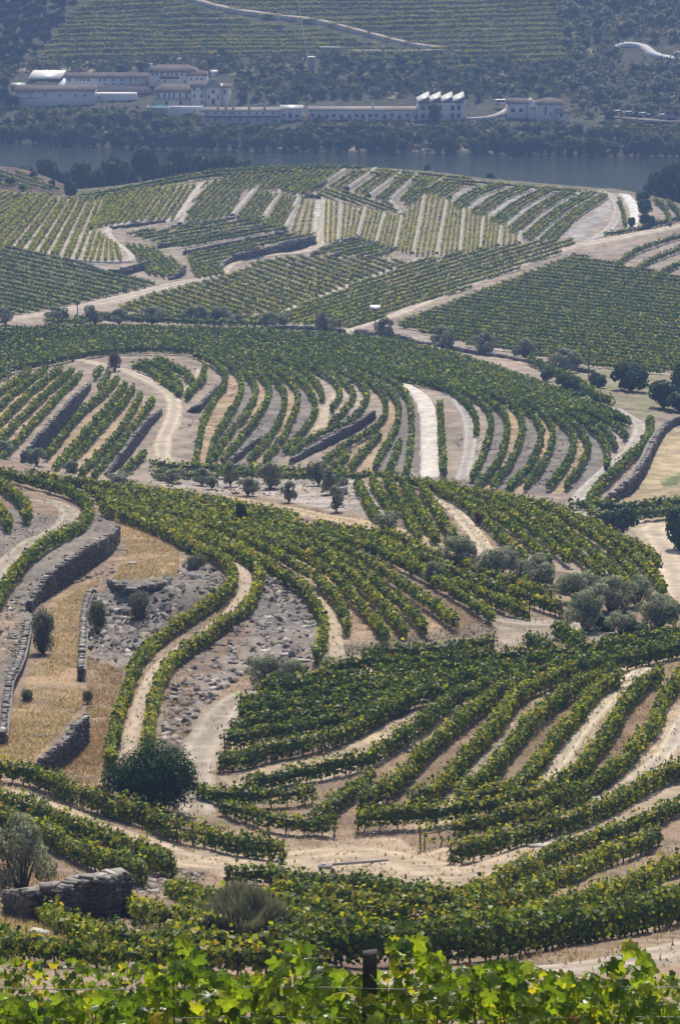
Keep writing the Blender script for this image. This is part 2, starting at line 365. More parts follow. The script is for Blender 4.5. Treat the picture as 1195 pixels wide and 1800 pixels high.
# the second slope
b_ = [[(-10,668),(20,656)], [(-25,708),(0,690),(40,662),(52,652)], [(-25,735),(0,714),(33,684),(82,648)], [(-25,766),(0,744),(40,704),(74,674),(109,648)], [(-25,798),(0,774),(43,730),(87,687),(128,652)], [(10,798),(60,744),(100,700),(142,658)]]
c_ = [[(166,662),(178,648)], [(176,682),(192,658)], [(82,803),(117,757),(150,720),(181,694),(208,666)], [(98,823),(140,774),(181,727),(222,676)], [(131,804),(174,757),(207,720),(236,682)], [(142,833),(187,787),(221,744),(248,695)], [(164,838),(207,787),(241,744),(270,702)], [(212,833),(235,815),(256,798)]]
d_ = [[(231,643),(260,650),(285,668),(305,681),(316,692)], [(247,636),(284,647),(308,667),(319,688)], [(274,632),(308,647),(331,660),(339,672)], [(360,648),(356,667),(339,684),(327,698)]]
g_ = [[(344,816),(351,774),(361,734),(381,696),(396,674),(393,655),(375,637),(340,622)],
 [(367,816),(375,780),(398,737),(420,700),(425,675),(415,653),(390,636),(350,618)],
 [(379,803),(400,767),(433,727),(450,692),(442,667),(413,647),(375,630),(340,614)],
 [(391,810),(427,767),(457,727),(474,690),(464,667),(433,647),(400,632),(360,614)],
 [(438,810),(477,764),(497,724),(500,694),(487,670),(454,648),(420,632),(380,615)],
 [(465,810),(494,774),(514,734),(524,697),(514,674),(484,652),(447,634),(400,616)],
 [(502,793),(540,750),(554,724),(550,700),(534,674),(507,655),(467,636),(420,618)],
 [(567,702),(560,680),(537,657),(507,640),(460,622)],
 [(583,722),(597,690),(581,664),(540,644),(490,626)],
 [(576,749),(607,720),(621,697),(607,674),(567,652),(510,632)],
 [(512,800),(554,767),(614,740),(641,710),(644,690),(624,667),(581,648),(527,634)],
 [(569,810),(614,780),(658,754),(678,724),(674,697),(648,671),(614,653),(560,636)],
 [(585,822),(600,810),(612,798)], [(615,823),(644,790),(669,762)],
 [(659,820),(681,780),(698,744),(698,707),(674,681),(634,659),(590,642)],
 [(683,830),(694,800),(702,778)],
 [(713,833),(721,794),(723,740),(718,704),(701,680),(664,661),(610,644)]]
i_ = [[(773,712),(775,760),(779,832)]]
j_ = [[(740,665),(770,676),(796,691),(822,713),(836,738),(836,762)],
 [(828,840),(847,804),(862,753),(858,724),(838,702),(800,684),(750,664)],
 [(838,854),(876,811),(891,760),(887,731),(862,707),(820,688),(760,664)],
 [(864,854),(898,811),(917,760),(913,729),(888,704),(845,686),(780,662)],
 [(893,858),(931,818),(949,775),(946,746),(922,720),(880,698),(810,672)],
 [(922,856),(957,811),(971,771),(967,744),(944,721),(900,700),(830,674)],
 [(964,856),(997,811),(1008,780),(1000,757),(976,735),(930,710),(860,684)],
 [(994,856),(1022,815),(1033,788),(1022,762),(998,739),(950,714),(880,688)],
 [(1066,820),(1066,789),(1051,764),(1022,740),(980,720),(910,694)],
 [(1082,786),(1066,760),(1029,737),(990,718),(930,696)],
 [(1101,768),(1080,748),(1040,730),(990,710),(940,692)],
 [(1108,744),(1069,726),(1020,708),(960,690)]]
k_ = [[(1142,738),(1138,771),(1117,793),(1080,829),(1051,856),(1037,880),(1042,902),(1070,915)]]
mass = blend([(-30,580),(100,577),(200,576),(400,580),(520,585),(650,596),(750,614),(850,642),(950,678),(1050,716),(1104,740)],
             [(-30,660),(60,640),(180,618),(330,616),(430,632),(520,636),(640,652),(720,668),(800,682),(880,700),(950,716)], 13)
h_ = [[(265,816),(310,820),(360,822),(420,825),(480,826),(540,829),(610,832)], [(270,832),(320,836),(372,840)], [(378,830),(440,834),(500,835),(560,836),(630,838),(700,836)]]
r_ = [[(930,632),(960,646),(1000,664),(1040,690),(1075,708)], [(1000,885),(1100,893),(1195,880)], [(1110,905),(1195,897)]]
# valley fields
FL = fill([(-30,426),(60,441),(140,461),(210,481),(278,498),(240,510),(150,530),(60,549),(-30,560)], (1, .22), 7.5)
FC = fill([(190,545),(270,516),(400,483),(455,458),(520,449),(650,452),(735,459),(640,491),(500,545),(400,556),(300,554)], (1, .34), 8.0)
FD = fill([(505,545),(740,455),(940,424),(1005,420),(1015,430),(860,492),(700,548),(615,576),(500,568),(400,562)], (1, -.30), 6.8)
FR = fill([(690,569),(1008,446),(1225,492),(1225,655),(1100,652),(960,628),(800,600)], (1, .11), 6.0)
FS = fill([(60,565),(200,552),(400,560),(500,572),(380,570),(200,566)], (1, .03), 6.0)
# the hill by the river
H1 = [np.array(p) for p in zip(*[blend([(-30,415),(0,427),(70,442),(150,455)], [(45,345),(70,348),(130,348),(188,343)], 2)[k][np.linspace(0, 29, 20).astype(int)] for k in (0, 1)])]
H2 = [np.array(p) for p in zip(*[blend([(160,456),(213,456)], [(176,410),(203,428)], 2)[k][np.linspace(0, 29, 5).astype(int)] for k in (0, 1)])]
H3 = [np.array(p) for p in zip(*[blend([(158,400),(200,393),(302,384)], [(196,343),(260,330),(343,323)], 2)[k][np.linspace(0, 29, 18).astype(int)] for k in (0, 1)])]
HB = fill([(-40,300),(40,302),(90,322),(120,340),(60,334),(-40,322)], (1, .3), 7.0)
H1b = fill([(-30,332),(60,340),(110,340),(70,352),(20,385),(-30,412)], (1, -.55), 7.0)
strips = [[(527,346),(504,404)], [(559,351),(552,414)], [(567,350),(565,425)], [(599,356),(595,424)], [(643,366),(628,416)], [(676,373),(661,427)], [(706,380),(694,437)], [(746,340),(726,446)], [(786,352),(768,446)], [(815,363),(809,444)], [(850,377),(844,438)], [(882,388),(876,432)], [(915,408),(913,428)]]
HV = []
for k, (a, b) in enumerate(zip(strips[:-1], strips[1:])):
    if k == 1: continue
    n = [3, 0, 3, 4, 4, 4, 4, 4, 4, 4, 4, 3][k]
    a = np.array(a, float); b = np.array(b, float)
    for q in (np.arange(n)+.75)/(n+.5): HV.append(a*(1-q)+b*q)
banks = [[(784,355),(847,322)], [(815,367),(895,326)], [(851,382),(938,331)], [(884,396),(986,331)], [(909,411),(1018,335)], [(935,422),(1055,338)], [(1008,418),(1077,349)]]
HD = []
for k, (a, b) in enumerate(zip(banks[:-1], banks[1:])):
    a = np.array(a, float); b = np.array(b, float)
    for q in (.38, .6, .82) if k < 5 else (.2, .38, .55): 
        l = a*(1-q)+b*q; m = l.mean(0)+[-6, -3]; HD.append(spline([l[0], m, l[1]], 12))
walls_up = [[(564,327),(607,302)], [(611,334),(661,300)], [(649,347),(708,305)], [(686,355),(733,310)], [(748,337),(780,317)]]
HU = []
for a, b in zip(walls_up[:-1], walls_up[1:]):
    a = np.array(a, float); b = np.array(b, float)
    for q in (.3, .55, .8): HU.append(a*(1-q)+b*q)
HM = fill([(360,322),(420,303),(560,296),(600,298),(560,330),(530,345),(500,336),(470,334),(430,331),(405,378),(325,396),(330,370)], (1, -.95), 7.0)
HM2 = fill([(456,334),(490,342),(456,393),(413,383)], (1, -1.25), 7.0) + fill([(498,342),(524,346),(500,404),(462,396)], (1, -1.6), 6.5)
HT = fill([(300,400),(462,380),(510,402),(330,436),(280,428),(215,410)], (1, -.17), 6.0) + fill([(325,447),(510,410),(556,410),(450,438),(410,447),(385,470),(345,480)], (1, -.2), 6.0)
HW = fill([(218,428),(275,434),(330,478),(300,486),(262,480),(240,455)], (1, .95), 7.0) + fill([(330,455),(382,472),(400,482),(345,488)], (1, .7), 7.0)
HG = fill([(556,330),(612,336),(650,350),(690,358),(706,378),(678,370),(640,362),(600,352),(556,345)], (1, .35), 6.0)+fill([(733,311),(780,318),(812,326),(786,352),(748,338),(715,366),(705,350)], (1, -.7), 6.5)+fill([(470,322),(560,300),(600,302),(562,326),(530,342),(495,334)], (1, -.6), 6.5)
HP = fill([(560,440),(640,420),(700,440),(655,452),(560,448)], (1, -.22), 6.0)
HX = fill([(610,298),(700,300),(800,310),(900,325),(1000,331),(1060,336),(1000,338),(860,328),(780,322),(720,318),(660,310)], (1, .09), 5.5)
HR = [[(1080,470),(1110,445),(1160,425),(1230,405)], [(1110,480),(1150,455),(1230,425)], [(1150,490),(1180,470),(1230,450)], [(1060,412),(1120,402),(1230,372)], [(1150,350),(1170,370),(1178,395)], [(1172,352),(1190,372),(1200,392)], [(1086,352),(1094,372),(1098,395)]]
CT = fill([(120,18),(240,-40),(1010,-40),(990,60),(1000,110),(800,120),(600,100),(420,105),(250,104),(60,112)], (1, -.015), 9.0)
TRACK = spline([(300,-12),(340,2),(400,18),(480,30),(560,40),(640,60),(720,80),(790,90)], 200)
_ct = []
for l in CT:
    run = []
    for p in l:
        if np.min(np.hypot(TRACK[:, 0]-p[0], (TRACK[:, 1]+3-p[1])*1.0)) < 5.5:
            if len(run) > 6: _ct.append(np.array(run))
            run = []
        else: run.append(p)
    if len(run) > 6: _ct.append(np.array(run))
CT = _ct
CT2 = fill([(1060,216),(1180,222),(1190,232),(1060,227)], (1, .05), 5.0)

HCL = [[(140,344),(200,335),(270,321),(345,307),(420,300),(520,296),(600,295)], [(150,348),(210,339),(280,325),(345,313),(420,305),(520,300)], [(380,300),(470,295),(560,293),(640,295)]]
# ------------------------------------------------------------------ colours of the ground
SOIL = (.285, .212, .152); SAND = (.455, .365, .265); GREY = (.225, .203, .18); DRY = (.37, .27, .17); RUST = (.37, .275, .2); PALE = (.38, .325, .268)
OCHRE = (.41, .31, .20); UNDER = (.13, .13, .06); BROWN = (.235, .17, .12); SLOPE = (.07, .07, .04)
ZONES = []            # (layer, polygon, colour, softness in pixels, mix)
def zone(lay, poly, col, soft=4, mix=1.0): ZONES.append((lay, np.asarray(poly, float), col, soft, mix))
def between(rows, lay, cols, pairs=None, soft=3, dv=None):  # path and bank strips: earth and rubble tones, steep-bank lighting put into the colour
    rows = [spline(r, 30) for r in rows]
    for k, (i, j) in enumerate(pairs or [(q, q+1) for q in range(len(rows)-1)]):
        c = cols[k % len(cols)]
        if c is None: continue
        a, b = rows[i], rows[j]
        if np.linalg.norm(a[0]-b[0]) > np.linalg.norm(a[0]-b[-1]): b = b[::-1]
        poly = np.vstack([a, b[::-1]]).copy()
        poly[:, 1] += F/T(poly[:, 0], poly[:, 1], lay)*.9
        zone(lay, poly, c, soft)
between(S_, 'A', [SAND, BROWN, SAND, BROWN, PALE, BROWN])
between(R_[:4], 'A', [BROWN, SOIL, SOIL])
between(T_, 'A', [SAND, BROWN])
between(M_[2:9], 'A', [OCHRE, RUST, OCHRE, BROWN, OCHRE, BROWN])
between(W_, 'A', [PALE])
between(Q_, 'A', [BROWN])
between(g_, 'B', [OCHRE, GREY, OCHRE, GREY, OCHRE, GREY, PALE, OCHRE, GREY], [(0,1),(1,2),(2,3),(3,4),(4,5),(5,6),(6,10),(11,14),(14,16)])
between(j_, 'B', [PALE, GREY, OCHRE, GREY, OCHRE, GREY, OCHRE, GREY, PALE])
between(b_[1:], 'B', [OCHRE]); between(c_[2:7], 'B', [OCHRE])
zone('A', [(190,895),(254,920),(290,942),(316,974),(314,1011),(268,1026),(200,1019),(196,1000),(225,964),(212,930)], DRY, 9)
zone('A', [(180,1012),(150,1060),(138,1110),(146,1180),(150,1240),(120,1270),(60,1335),(-30,1335),(-30,1290),(30,1250),(45,1190),(90,1150),(88,1070),(110,1025)], DRY, 9)
zone('A', [(146,1150),(218,1180),(198,1250),(190,1340),(200,1400),(130,1380),(90,1340),(150,1290),(152,1230)], RUST, 6, .8)
zone('A', [(165,890),(212,925),(200,950),(130,995),(82,1040),(55,1110),(45,1180),(20,1200),(0,1290),(-30,1290),(-30,1100),(20,1040),(60,990),(110,950),(150,920)], GREY, 4)
zone('A', [(10,1045),(40,1060),(30,1130),(0,1170),(-20,1120)], RUST, 6, .6)
zone('A', [(195,1024),(310,1015),(330,980),(390,1010),(400,1035),(340,1070),(260,1130),(222,1175),(165,1165),(150,1080)], GREY, 4)
zone('A', [(460,1000),(520,1035),(555,1075),(562,1120),(550,1165),(440,1180),(400,1205),(340,1260),(320,1340),(280,1330),(278,1240),(305,1180),(360,1140),(420,1095),(450,1050)], (.27, .235, .205), 5)
zone('A', [(450,1010),(440,1060),(400,1110),(340,1150),(300,1200),(290,1280),(330,1250),(360,1200),(420,1150),(440,1110),(470,1060)], (.26, .18, .135), 8, .8)
zone('A', [(470,1020),(520,1040),(550,1080),(545,1120),(480,1125),(440,1110),(450,1060)], (.20, .19, .18), 5)
zone('A', [(560,1140),(690,1120),(860,1095),(870,1130),(800,1140),(640,1150),(560,1168)], GREY, 4, .7)
zone('A', [(270,846),(640,843),(700,930),(640,905),(560,893),(440,870),(300,858)], (.40, .36, .32), 4)
zone('A', [(0,900),(50,890),(70,900),(100,910),(90,930),(40,960),(0,990)], GREY, 4)
zone('A', [(0,1530),(30,1540),(60,1565),(20,1600),(-20,1600)], RUST, 6, .7)
zone('A', [(-30,1590),(60,1600),(120,1640),(230,1665),(200,1680),(60,1670),(-30,1660)], (.42, .36, .22), 6)
zone('A', [(380,1460),(560,1462),(700,1472),(780,1520),(900,1500),(900,1535),(800,1565),(600,1545),(400,1545),(330,1520)], SAND, 5)
zone('A', [(870,1075),(960,1085),(1060,1105),(1180,1110),(1100,1130),(960,1130),(880,1140)], PALE, 4)
zone('B', [(1100,915),(1260,890),(1260,1060),(1165,1060),(1150,985)], SAND, 4)
zone('B', [(1150,760),(1260,735),(1260,895),(1080,895)], (.45, .37, .23), 6)
zone('B', [(1160,845),(1195,830),(1195,850),(1165,858)], (.16, .2, .07), 4)
zone('B', [(700,672),(722,690),(742,730),(745,840),(725,840),(724,760),(716,705)], GREY, 2)
zone('B', [(1060,640),(1195,650),(1195,720),(1130,740),(1060,720),(960,670)], (.27, .25, .15), 5)
zone('B', [(-30,565),(140,540),(300,560),(520,578),(700,598),(900,630),(1195,665),(1195,652),(960,628),(700,572),(400,562),(200,555),(-30,572)], PALE, 3, .7)
zone('B', [(930,400),(1080,340),(1100,400),(1000,440)], PALE, 3, .6)
zone('B', [(-160,240),(60,250),(110,300),(140,338),(100,346),(60,340),(-160,332)], (.15, .105, .085), 3)
for q in range(3): zone('B', [(20+q*30,312+q*8),(60+q*26,318+q*8),(55+q*26,322+q*7),(15+q*30,316+q*8)], (.13, .15, .06), 2)
zone('B', [(-30,420),(345,318),(300,392),(190,405),(232,455),(60,445)], (.46, .40, .35), 4)
for a, b in banks:
    zone('B', [(a[0]-13, a[1]-2), (a[0]+13, a[1]+2), (b[0]+15, b[1]+2), (b[0]-8, b[1]-1)], (.40, .375, .36), 2)
for a, b in strips:
    zone('B', [(a[0]-3, a[1]), (a[0]+3, a[1]), (b[0]+5, b[1]), (b[0]-5, b[1])], (.52, .49, .46), 1)
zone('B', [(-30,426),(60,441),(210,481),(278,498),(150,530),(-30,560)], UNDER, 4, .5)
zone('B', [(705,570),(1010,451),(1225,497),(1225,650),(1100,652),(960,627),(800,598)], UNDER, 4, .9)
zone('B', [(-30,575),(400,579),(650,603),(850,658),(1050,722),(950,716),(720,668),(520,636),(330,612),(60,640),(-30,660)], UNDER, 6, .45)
for k, (u, v) in enumerate([(905,135),(880,128),(1040,90),(1090,40),(1150,130),(1120,170),(1060,30),(1010,160),(1180,60),(1000,60),(780,150),(850,145),(690,165),(760,118),(640,128)]):
    zone('C', [(u-14, v-3), (u+3, v-9), (u+12, v+2), (u-2, v+8)], (.42, .32, .19), 8)
zone('C', [(395,115),(540,105),(540,125),(500,140),(400,130)], (.24, .23, .08), 6)
zone('C', [(0,118),(120,112),(240,118),(230,128),(100,122),(0,126)], (.40, .34, .24), 2)
zone('C', [(440,260),(600,250),(800,255),(1000,262),(800,266),(600,264)], (.42, .36, .26), 3)
zone('C', [(280,110),(330,105),(330,118),(260,118)], (.36, .30, .2), 4)
zone('C', [(150,222),(210,222),(205,228),(155,228)], (.42, .34, .26), 2)

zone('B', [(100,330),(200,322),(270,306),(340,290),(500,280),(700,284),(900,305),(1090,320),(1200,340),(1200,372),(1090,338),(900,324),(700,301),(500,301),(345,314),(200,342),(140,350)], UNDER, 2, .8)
# broken rock: (polygon, height of the unevenness)
ROCKY = [([(200,1026),(310,1018),(335,985),(392,1012),(400,1036),(340,1072),(262,1130),(222,1172),(165,1165),(152,1080)], .9),
         ([(460,1010),(520,1040),(552,1080),(560,1120),(548,1160),(440,1178),(400,1205),(340,1262),(322,1330),(290,1320),(292,1230),(320,1185),(370,1142),(430,1095),(455,1050)], .5),
         ([(160,900),(210,928),(195,942),(125,984),(85,1015),(60,1050),(40,1130),(25,1180),(0,1280),(-20,1280),(0,1110),(25,1045),(65,995),(115,955),(155,920)], .6)]

# ------------------------------------------------------------------ the ground: one sheet from the camera's feet to beyond the far hillside
def grow(a, b, s0, k):                      # steps growing from a to b
    r = [a]; s = s0
    while r[-1] < b: r.append(r[-1]+s); s *= k
    return np.array(r)
uc = np.concatenate([-grow(4, 2600, 6, 1.18)[::-1], np.arange(0, 1200, 4.0), 1195+grow(5, 2600, 6, 1.18)])
nu = len(uc)
c1 = np.interp(uc, *C1); c2 = np.interp(uc, *C2); c3 = np.interp(uc, *C3)
rows_uv = []
sA = np.concatenate([np.linspace(0, .12, 14)[:-1], np.linspace(.12, 1, 300)])
for s in sA:
    v = 2500*(1-s)**1 + c1*s if False else None
vA0 = np.concatenate([[2600, 2300, 2120, 2000, 1930], np.linspace(1880, 1140, 235)])
pos = []; lay = []; vv = []
def addrow(p, l, v): pos.append(p); lay.append(l); vv.append(np.broadcast_to(v, nu))
for v in vA0: 
    addrow(P(uc, np.full(nu, v), 'A'), 'A', v)
for s in np.linspace(0, 1, 105)[1:]:
    v = 1140+(np.minimum(c1, 1139)-1140)*s
    v = np.where(c1 > 1139, 1140-s*.5, v)
    addrow(P(uc, v, 'A'), 'A', v)
pa = pos[-1]; vend = vv[-1]
pb = P(uc, vend+14, 'B')
for s in (.12, .3, .5, .72, .9):
    q = pa*(1-s)+pb*s; q[:, 2] -= 3.5*np.sin(s*pi); addrow(q, 'B', vend+1)
for s in np.linspace(0, 1, 185):
    v = (vend+14)*(1-s)+c2*s; addrow(P(uc, v, 'B'), 'B', v)
pa = pos[-1]; pc = P(uc, c3+8, 'C'); pc[:, 2] = RIVER-2.5
for s in (.06, .13, .22, .34, .5, .75, 1):
    q = pa*(1-s)+pc*s
    drop = (pa[:, 2]-(RIVER-3))*np.minimum(1, (s/.5))**1.3
    q[:, 2] = np.maximum(pa[:, 2]-drop, RIVER-3); addrow(q, 'B' if s < .5 else 'C', c2-1)
for s in np.concatenate([np.linspace(0, 1, 95)]):
    v = c3*(1-s)+(-20)*s; addrow(P(uc, v, 'C'), 'C', v)
for v in (-45, -90, -150, -240, -380, -560, -800, -1100, -1500): addrow(P(uc, np.full(nu, v), 'C'), 'C', v)
pos = np.array(pos); vv = np.array(vv); nr = len(pos)
layer = np.array([{'A': 0, 'B': 1, 'C': 2}[l] for l in lay])
# small unevenness, colour of the earth
X, Y = pos[..., 0], pos[..., 1]
amp = np.array([.14, .22, .6])[layer][:, None]
bumpz = (fbm(X*.7, Y*.7, 3, 3)-.5)*amp*1.6 + (fbm(X*.09, Y*.09, 9, 2)-.5)*amp*2.2
pos[..., 2] += bumpz
rk = fbm(X*.9, Y*.55, 21, 4); rk = (1-np.abs(2*rk-1)*1.6)
for poly, a in ROCKY:
    rr = np.where(layer == 0)[0]
    poly = np.asarray(poly, float); cs = np.where((uc > poly[:, 0].min()) & (uc < poly[:, 0].max()))[0]; sub = np.ix_(rr, cs)
    w = inside(np.broadcast_to(uc, (nr, nu))[sub], vv[sub], poly)
    pos[..., 2][sub] += w*a*(rk[sub]-.45)*.7
col = np.zeros((nr, nu, 3))
for k, c in enumerate((SOIL, (.335, .28, .222), SLOPE)): col[layer == k] = c
U = np.broadcast_to(uc, (nr, nu))
jx = (fbm(X*.5, Y*.5, 1, 2)-.5); jy = (fbm(X*.5, Y*.5, 5, 2)-.5)
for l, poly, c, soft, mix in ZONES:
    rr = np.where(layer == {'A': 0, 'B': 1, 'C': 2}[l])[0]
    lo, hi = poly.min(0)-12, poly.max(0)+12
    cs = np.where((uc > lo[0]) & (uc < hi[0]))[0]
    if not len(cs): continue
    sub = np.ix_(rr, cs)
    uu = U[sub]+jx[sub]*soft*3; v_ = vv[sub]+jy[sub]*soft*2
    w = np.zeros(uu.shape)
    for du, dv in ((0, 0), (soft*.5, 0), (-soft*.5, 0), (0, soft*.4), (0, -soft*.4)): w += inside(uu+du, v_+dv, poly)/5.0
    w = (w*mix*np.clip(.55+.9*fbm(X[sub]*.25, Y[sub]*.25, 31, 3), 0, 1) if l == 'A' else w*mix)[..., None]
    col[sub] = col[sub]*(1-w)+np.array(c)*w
big = (fbm(X*.04, Y*.04, 2, 3)-.5)[..., None]; mid = (fbm(X*.35, Y*.35, 7, 3)-.5)[..., None]
col *= 1+.35*big+.45*mid
col[..., 0:1] *= 1+.10*(fbm(X*.15, Y*.15, 11, 2)-.5)[..., None]
gi = np.arange(nr*nu).reshape(nr, nu)
q = np.stack([gi[:-1, :-1], gi[:-1, 1:], gi[1:, 1:], gi[1:, :-1]], -1).reshape(-1, 4)
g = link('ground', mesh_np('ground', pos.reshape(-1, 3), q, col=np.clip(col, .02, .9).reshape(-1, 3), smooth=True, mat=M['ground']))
tag(g, 'pinkish terraced valley ground falling to the river and rising beyond it', kind='structure')

# river
mw, nt, out = _new('river_water')
b = node(nt, 'ShaderNodeBsdfPrincipled', Roughness=.1); b.inputs['Base Color'].default_value = (.035, .055, .045, 1)
b.inputs['Specular IOR Level'].default_value = .5
geo = nt.nodes.new('ShaderNodeNewGeometry'); nz = node(nt, 'ShaderNodeTexNoise', Scale=.35, Detail=4.0)
mpg = nt.nodes.new('ShaderNodeMapping'); mpg.inputs['Scale'].default_value = (.5, 1.6, 1)
nt.links.new(geo.outputs['Position'], mpg.inputs[0]); nt.links.new(mpg.outputs[0], nz.inputs['Vector'])
bp = node(nt, 'ShaderNodeBump', Strength=.5, Distance=.4); nt.links.new(nz.outputs[0], bp.inputs['Height']); nt.links.new(bp.outputs[0], b.inputs['Normal'])
nt.links.new(b.outputs[0], out.inputs[0])
rv = link('river', mesh_np('river', [(-900, 1000, RIVER), (900, 1000, RIVER), (900, 1330, RIVER), (-900, 1330, RIVER)], [[0, 1, 2, 3]], mat=mw))
tag(rv, 'dull blue green river between the vineyard hill and the far bank', kind='structure')

# ------------------------------------------------------------------ roads and paths laid on the ground
def offset_px(u, v, lay, dx, dy):
    """pixel of the ground point dx, dy metres away"""
    e = 1.0
    p0 = P(u, v, lay); pu = (P(u+e, v, lay)-p0)/e; pv = (P(u, v+e, lay)-p0)/e
    det = pu[..., 0]*pv[..., 1]-pu[..., 1]*pv[..., 0]
    du = (dx*pv[..., 1]-dy*pv[..., 0])/det; dv = (pu[..., 0]*dy-pu[..., 1]*dx)/det
    return u+du, v+dv
VERGE = []
def road(name, label, lay, pts, half, col, dz=.14, ruts=True, across=9):
    px = spline(pts, 90)
    w0 = P(px[:, 0], px[:, 1], lay)
    s = arc(w0[:, :2]); step = max(.6, s[-1]/160); n = int(s[-1]/step)+2
    qs = np.linspace(0, s[-1], n)
    u = np.interp(qs, s, px[:, 0]); v = np.interp(qs, s, px[:, 1])
    ctr = P(u, v, lay); d = np.gradient(ctr[:, :2], axis=0); d /= np.linalg.norm(d, axis=1)[:, None]+1e-9
    lat = np.stack([-d[:, 1], d[:, 0]], -1)
    hw = np.interp(np.linspace(0, 1, n), np.linspace(0, 1, len(np.atleast_1d(half))), np.atleast_1d(half))
    hw = hw*(1+.25*(vnoise(qs*.35, 3.3)-.5))
    V = []; K = []
    for a in np.linspace(-1, 1, across):
        uu, v2 = offset_px(u, v, lay, lat[:, 0]*hw*a, lat[:, 1]*hw*a)
        z = dz*(1-.2*abs(a)) if abs(a) < .99 else -.12
        en = np.clip(np.minimum(qs, qs[-1]-qs)/(2.5*hw), 0, 1); z = -.3+(z+.3)*en**.5
        V.append(P(uu, v2, lay, z))
        f = 1+.5*(fbm(ctr[:, 0]*.9+a*3, ctr[:, 1]*.9, 4, 3)-.5)
        if ruts: f = f*(1.10 if .3 < abs(a) < .6 else (.80 if abs(a) < .2 else .88))
        K.append(np.array(col)[None]*f[:, None])
    if lay == 'A': VERGE.append((np.array(V), name))
    V = np.array(V); K = np.array(K); gi = np.arange(across*n).reshape(across, n)
    q = np.stack([gi[:-1, :-1], gi[:-1, 1:], gi[1:, 1:], gi[1:, :-1]], -1).reshape(-1, 4)
    o = link(name, mesh_np(name, V.reshape(-1, 3), q, col=K.reshape(-1, 3), smooth=True, mat=M['road']))
    return tag(o, label, kind='structure')
SANDR = (.46, .375, .275); GREYR = (.40, .35, .29); OCH = (.50, .395, .255)
road('road', 'pale sandy road along the bottom right corner', 'A', [(560,1728),(700,1726),(820,1720),(950,1710),(1080,1696),(1195,1672),(1320,1640)], 1.7, GREYR)
road('road', 'sandy farm road running past the low wall into the clearing', 'A', [(-60,1378),(0,1396),(60,1420),(120,1444),(180,1464),(240,1484),(300,1506),(360,1524),(440,1524),(520,1508),(620,1500),(720,1520),(800,1545),(880,1522),(960,1492),(1030,1468),(1100,1440),(1160,1412),(1260,1370)], 2.2, SANDR)
road('path', 'gravel track climbing from the round green tree', 'A', [(348,1445),(343,1400),(345,1360),(352,1325),(372,1285),(398,1245),(430,1222),(468,1208)], [1.3, 1.6, 1.5, 1.2], GREYR)
road('path', 'pinkish path between two vine rows on the spur', 'A', [(222,1350),(228,1310),(240,1260),(258,1210),(285,1168),(330,1132),(380,1098),(418,1064),(433,1030),(428,1005),(405,988)], .62, (.47, .39, .31), ruts=False)
road('road', 'grey farm road curving round the left hillside', 'A', [(-60,1060),(-20,1022),(20,982),(55,955),(92,937),(118,920),(124,903),(108,890),(75,881),(50,876)], 1.25, GREYR)
road('path', 'ochre dirt track crossing below the olive trees', 'A', [(255,862),(310,866),(370,872),(430,882),(500,895),(560,908),(620,919),(680,935),(740,955),(790,972),(840,985)], [1.2, 1.4, 1.8, 2.2, 2.4, 2.0, 1.8], OCH)
road('path', 'sandy track beside the short vine rows', 'A', [(752,866),(775,880),(800,901),(825,928),(843,952),(855,975),(862,1000)], .95, (.55, .47, .36))
road('path', 'pale path under the long sweeping vine rows', 'A', [(868,1082),(905,1094),(940,1098),(985,1098),(1040,1108),(1110,1113),(1200,1108)], 2.0, GREYR)
road('path', 'narrow path between two vine rows beside the schist bank', 'A', [(592,1160),(590,1125),(582,1090),(563,1062),(545,1044)], .7, (.48, .40, .31), ruts=False)
road('path', 'bright sandy strip between the right hand terrace rows', 'A', [(1140,1170),(1100,1200),(1060,1243),(1030,1275),(1000,1315),(975,1350),(945,1385),(925,1402)], .75, (.56, .49, .38))
road('path', 'pale strip at the right edge between terrace rows', 'A', [(1225,1230),(1195,1280),(1165,1330),(1125,1365),(1085,1392)], .8, (.52, .46, .38))
road('road', 'pale dirt road winding between the left terraces', 'B', [(120,632),(150,636),(190,645),(225,655),(260,670),(290,688),(305,705),(306,728),(298,752),(286,780),(287,805),(302,820)], 1.35, (.55, .475, .37), dz=.25)
road('road', 'pale cobbled track descending between the arched vine rows', 'B', [(702,674),(720,684),(742,703),(752,735),(756,780),(757,845)], [1.0, 1.35, 1.45, 1.45, 1.45], (.66, .62, .57), dz=.3, ruts=False)
road('path', 'grey gravel path right of the cobbled track', 'B', [(770,672),(795,695),(815,722),(826,755),(824,795),(812,845)], 1.1, (.45, .42, .39), dz=.25)
road('path', 'grey path along the curved wall at right', 'B', [(1075,716),(1105,735),(1124,752),(1112,785),(1085,812),(1050,842),(1022,870),(1010,895),(1045,912),(1100,925)], 1.15, (.50, .465, .425), dz=.25)
road('path', 'sandy wedge where two terrace paths join', 'B', [(600,684),(588,702),(576,722),(568,745),(550,768),(520,790)], [.8, 1.1, 1.3, .9, .7], (.54, .45, .34), dz=.25, ruts=False)
road('path', 'sandy loop path under the upper terrace rows', 'B', [(352,650),(347,668),(335,682),(318,692),(308,702)], .8, (.52, .46, .36), dz=.25)
road('road', 'sandy turning ground under the dark trees at right', 'B', [(1260,915),(1200,925),(1150,932),(1160,955),(1172,985),(1185,1020),(1200,1060)], 2.1, (.58, .49, .37), dz=.25)
road('road', 'dirt road crossing the valley fields at left', 'B', [(-60,572),(0,566),(60,556),(150,540),(240,519),(310,501),(370,489),(420,482)], [2.2, 2.2, 2.6, 2.6, 2.2, 1.4], (.52, .45, .38), dz=.35)
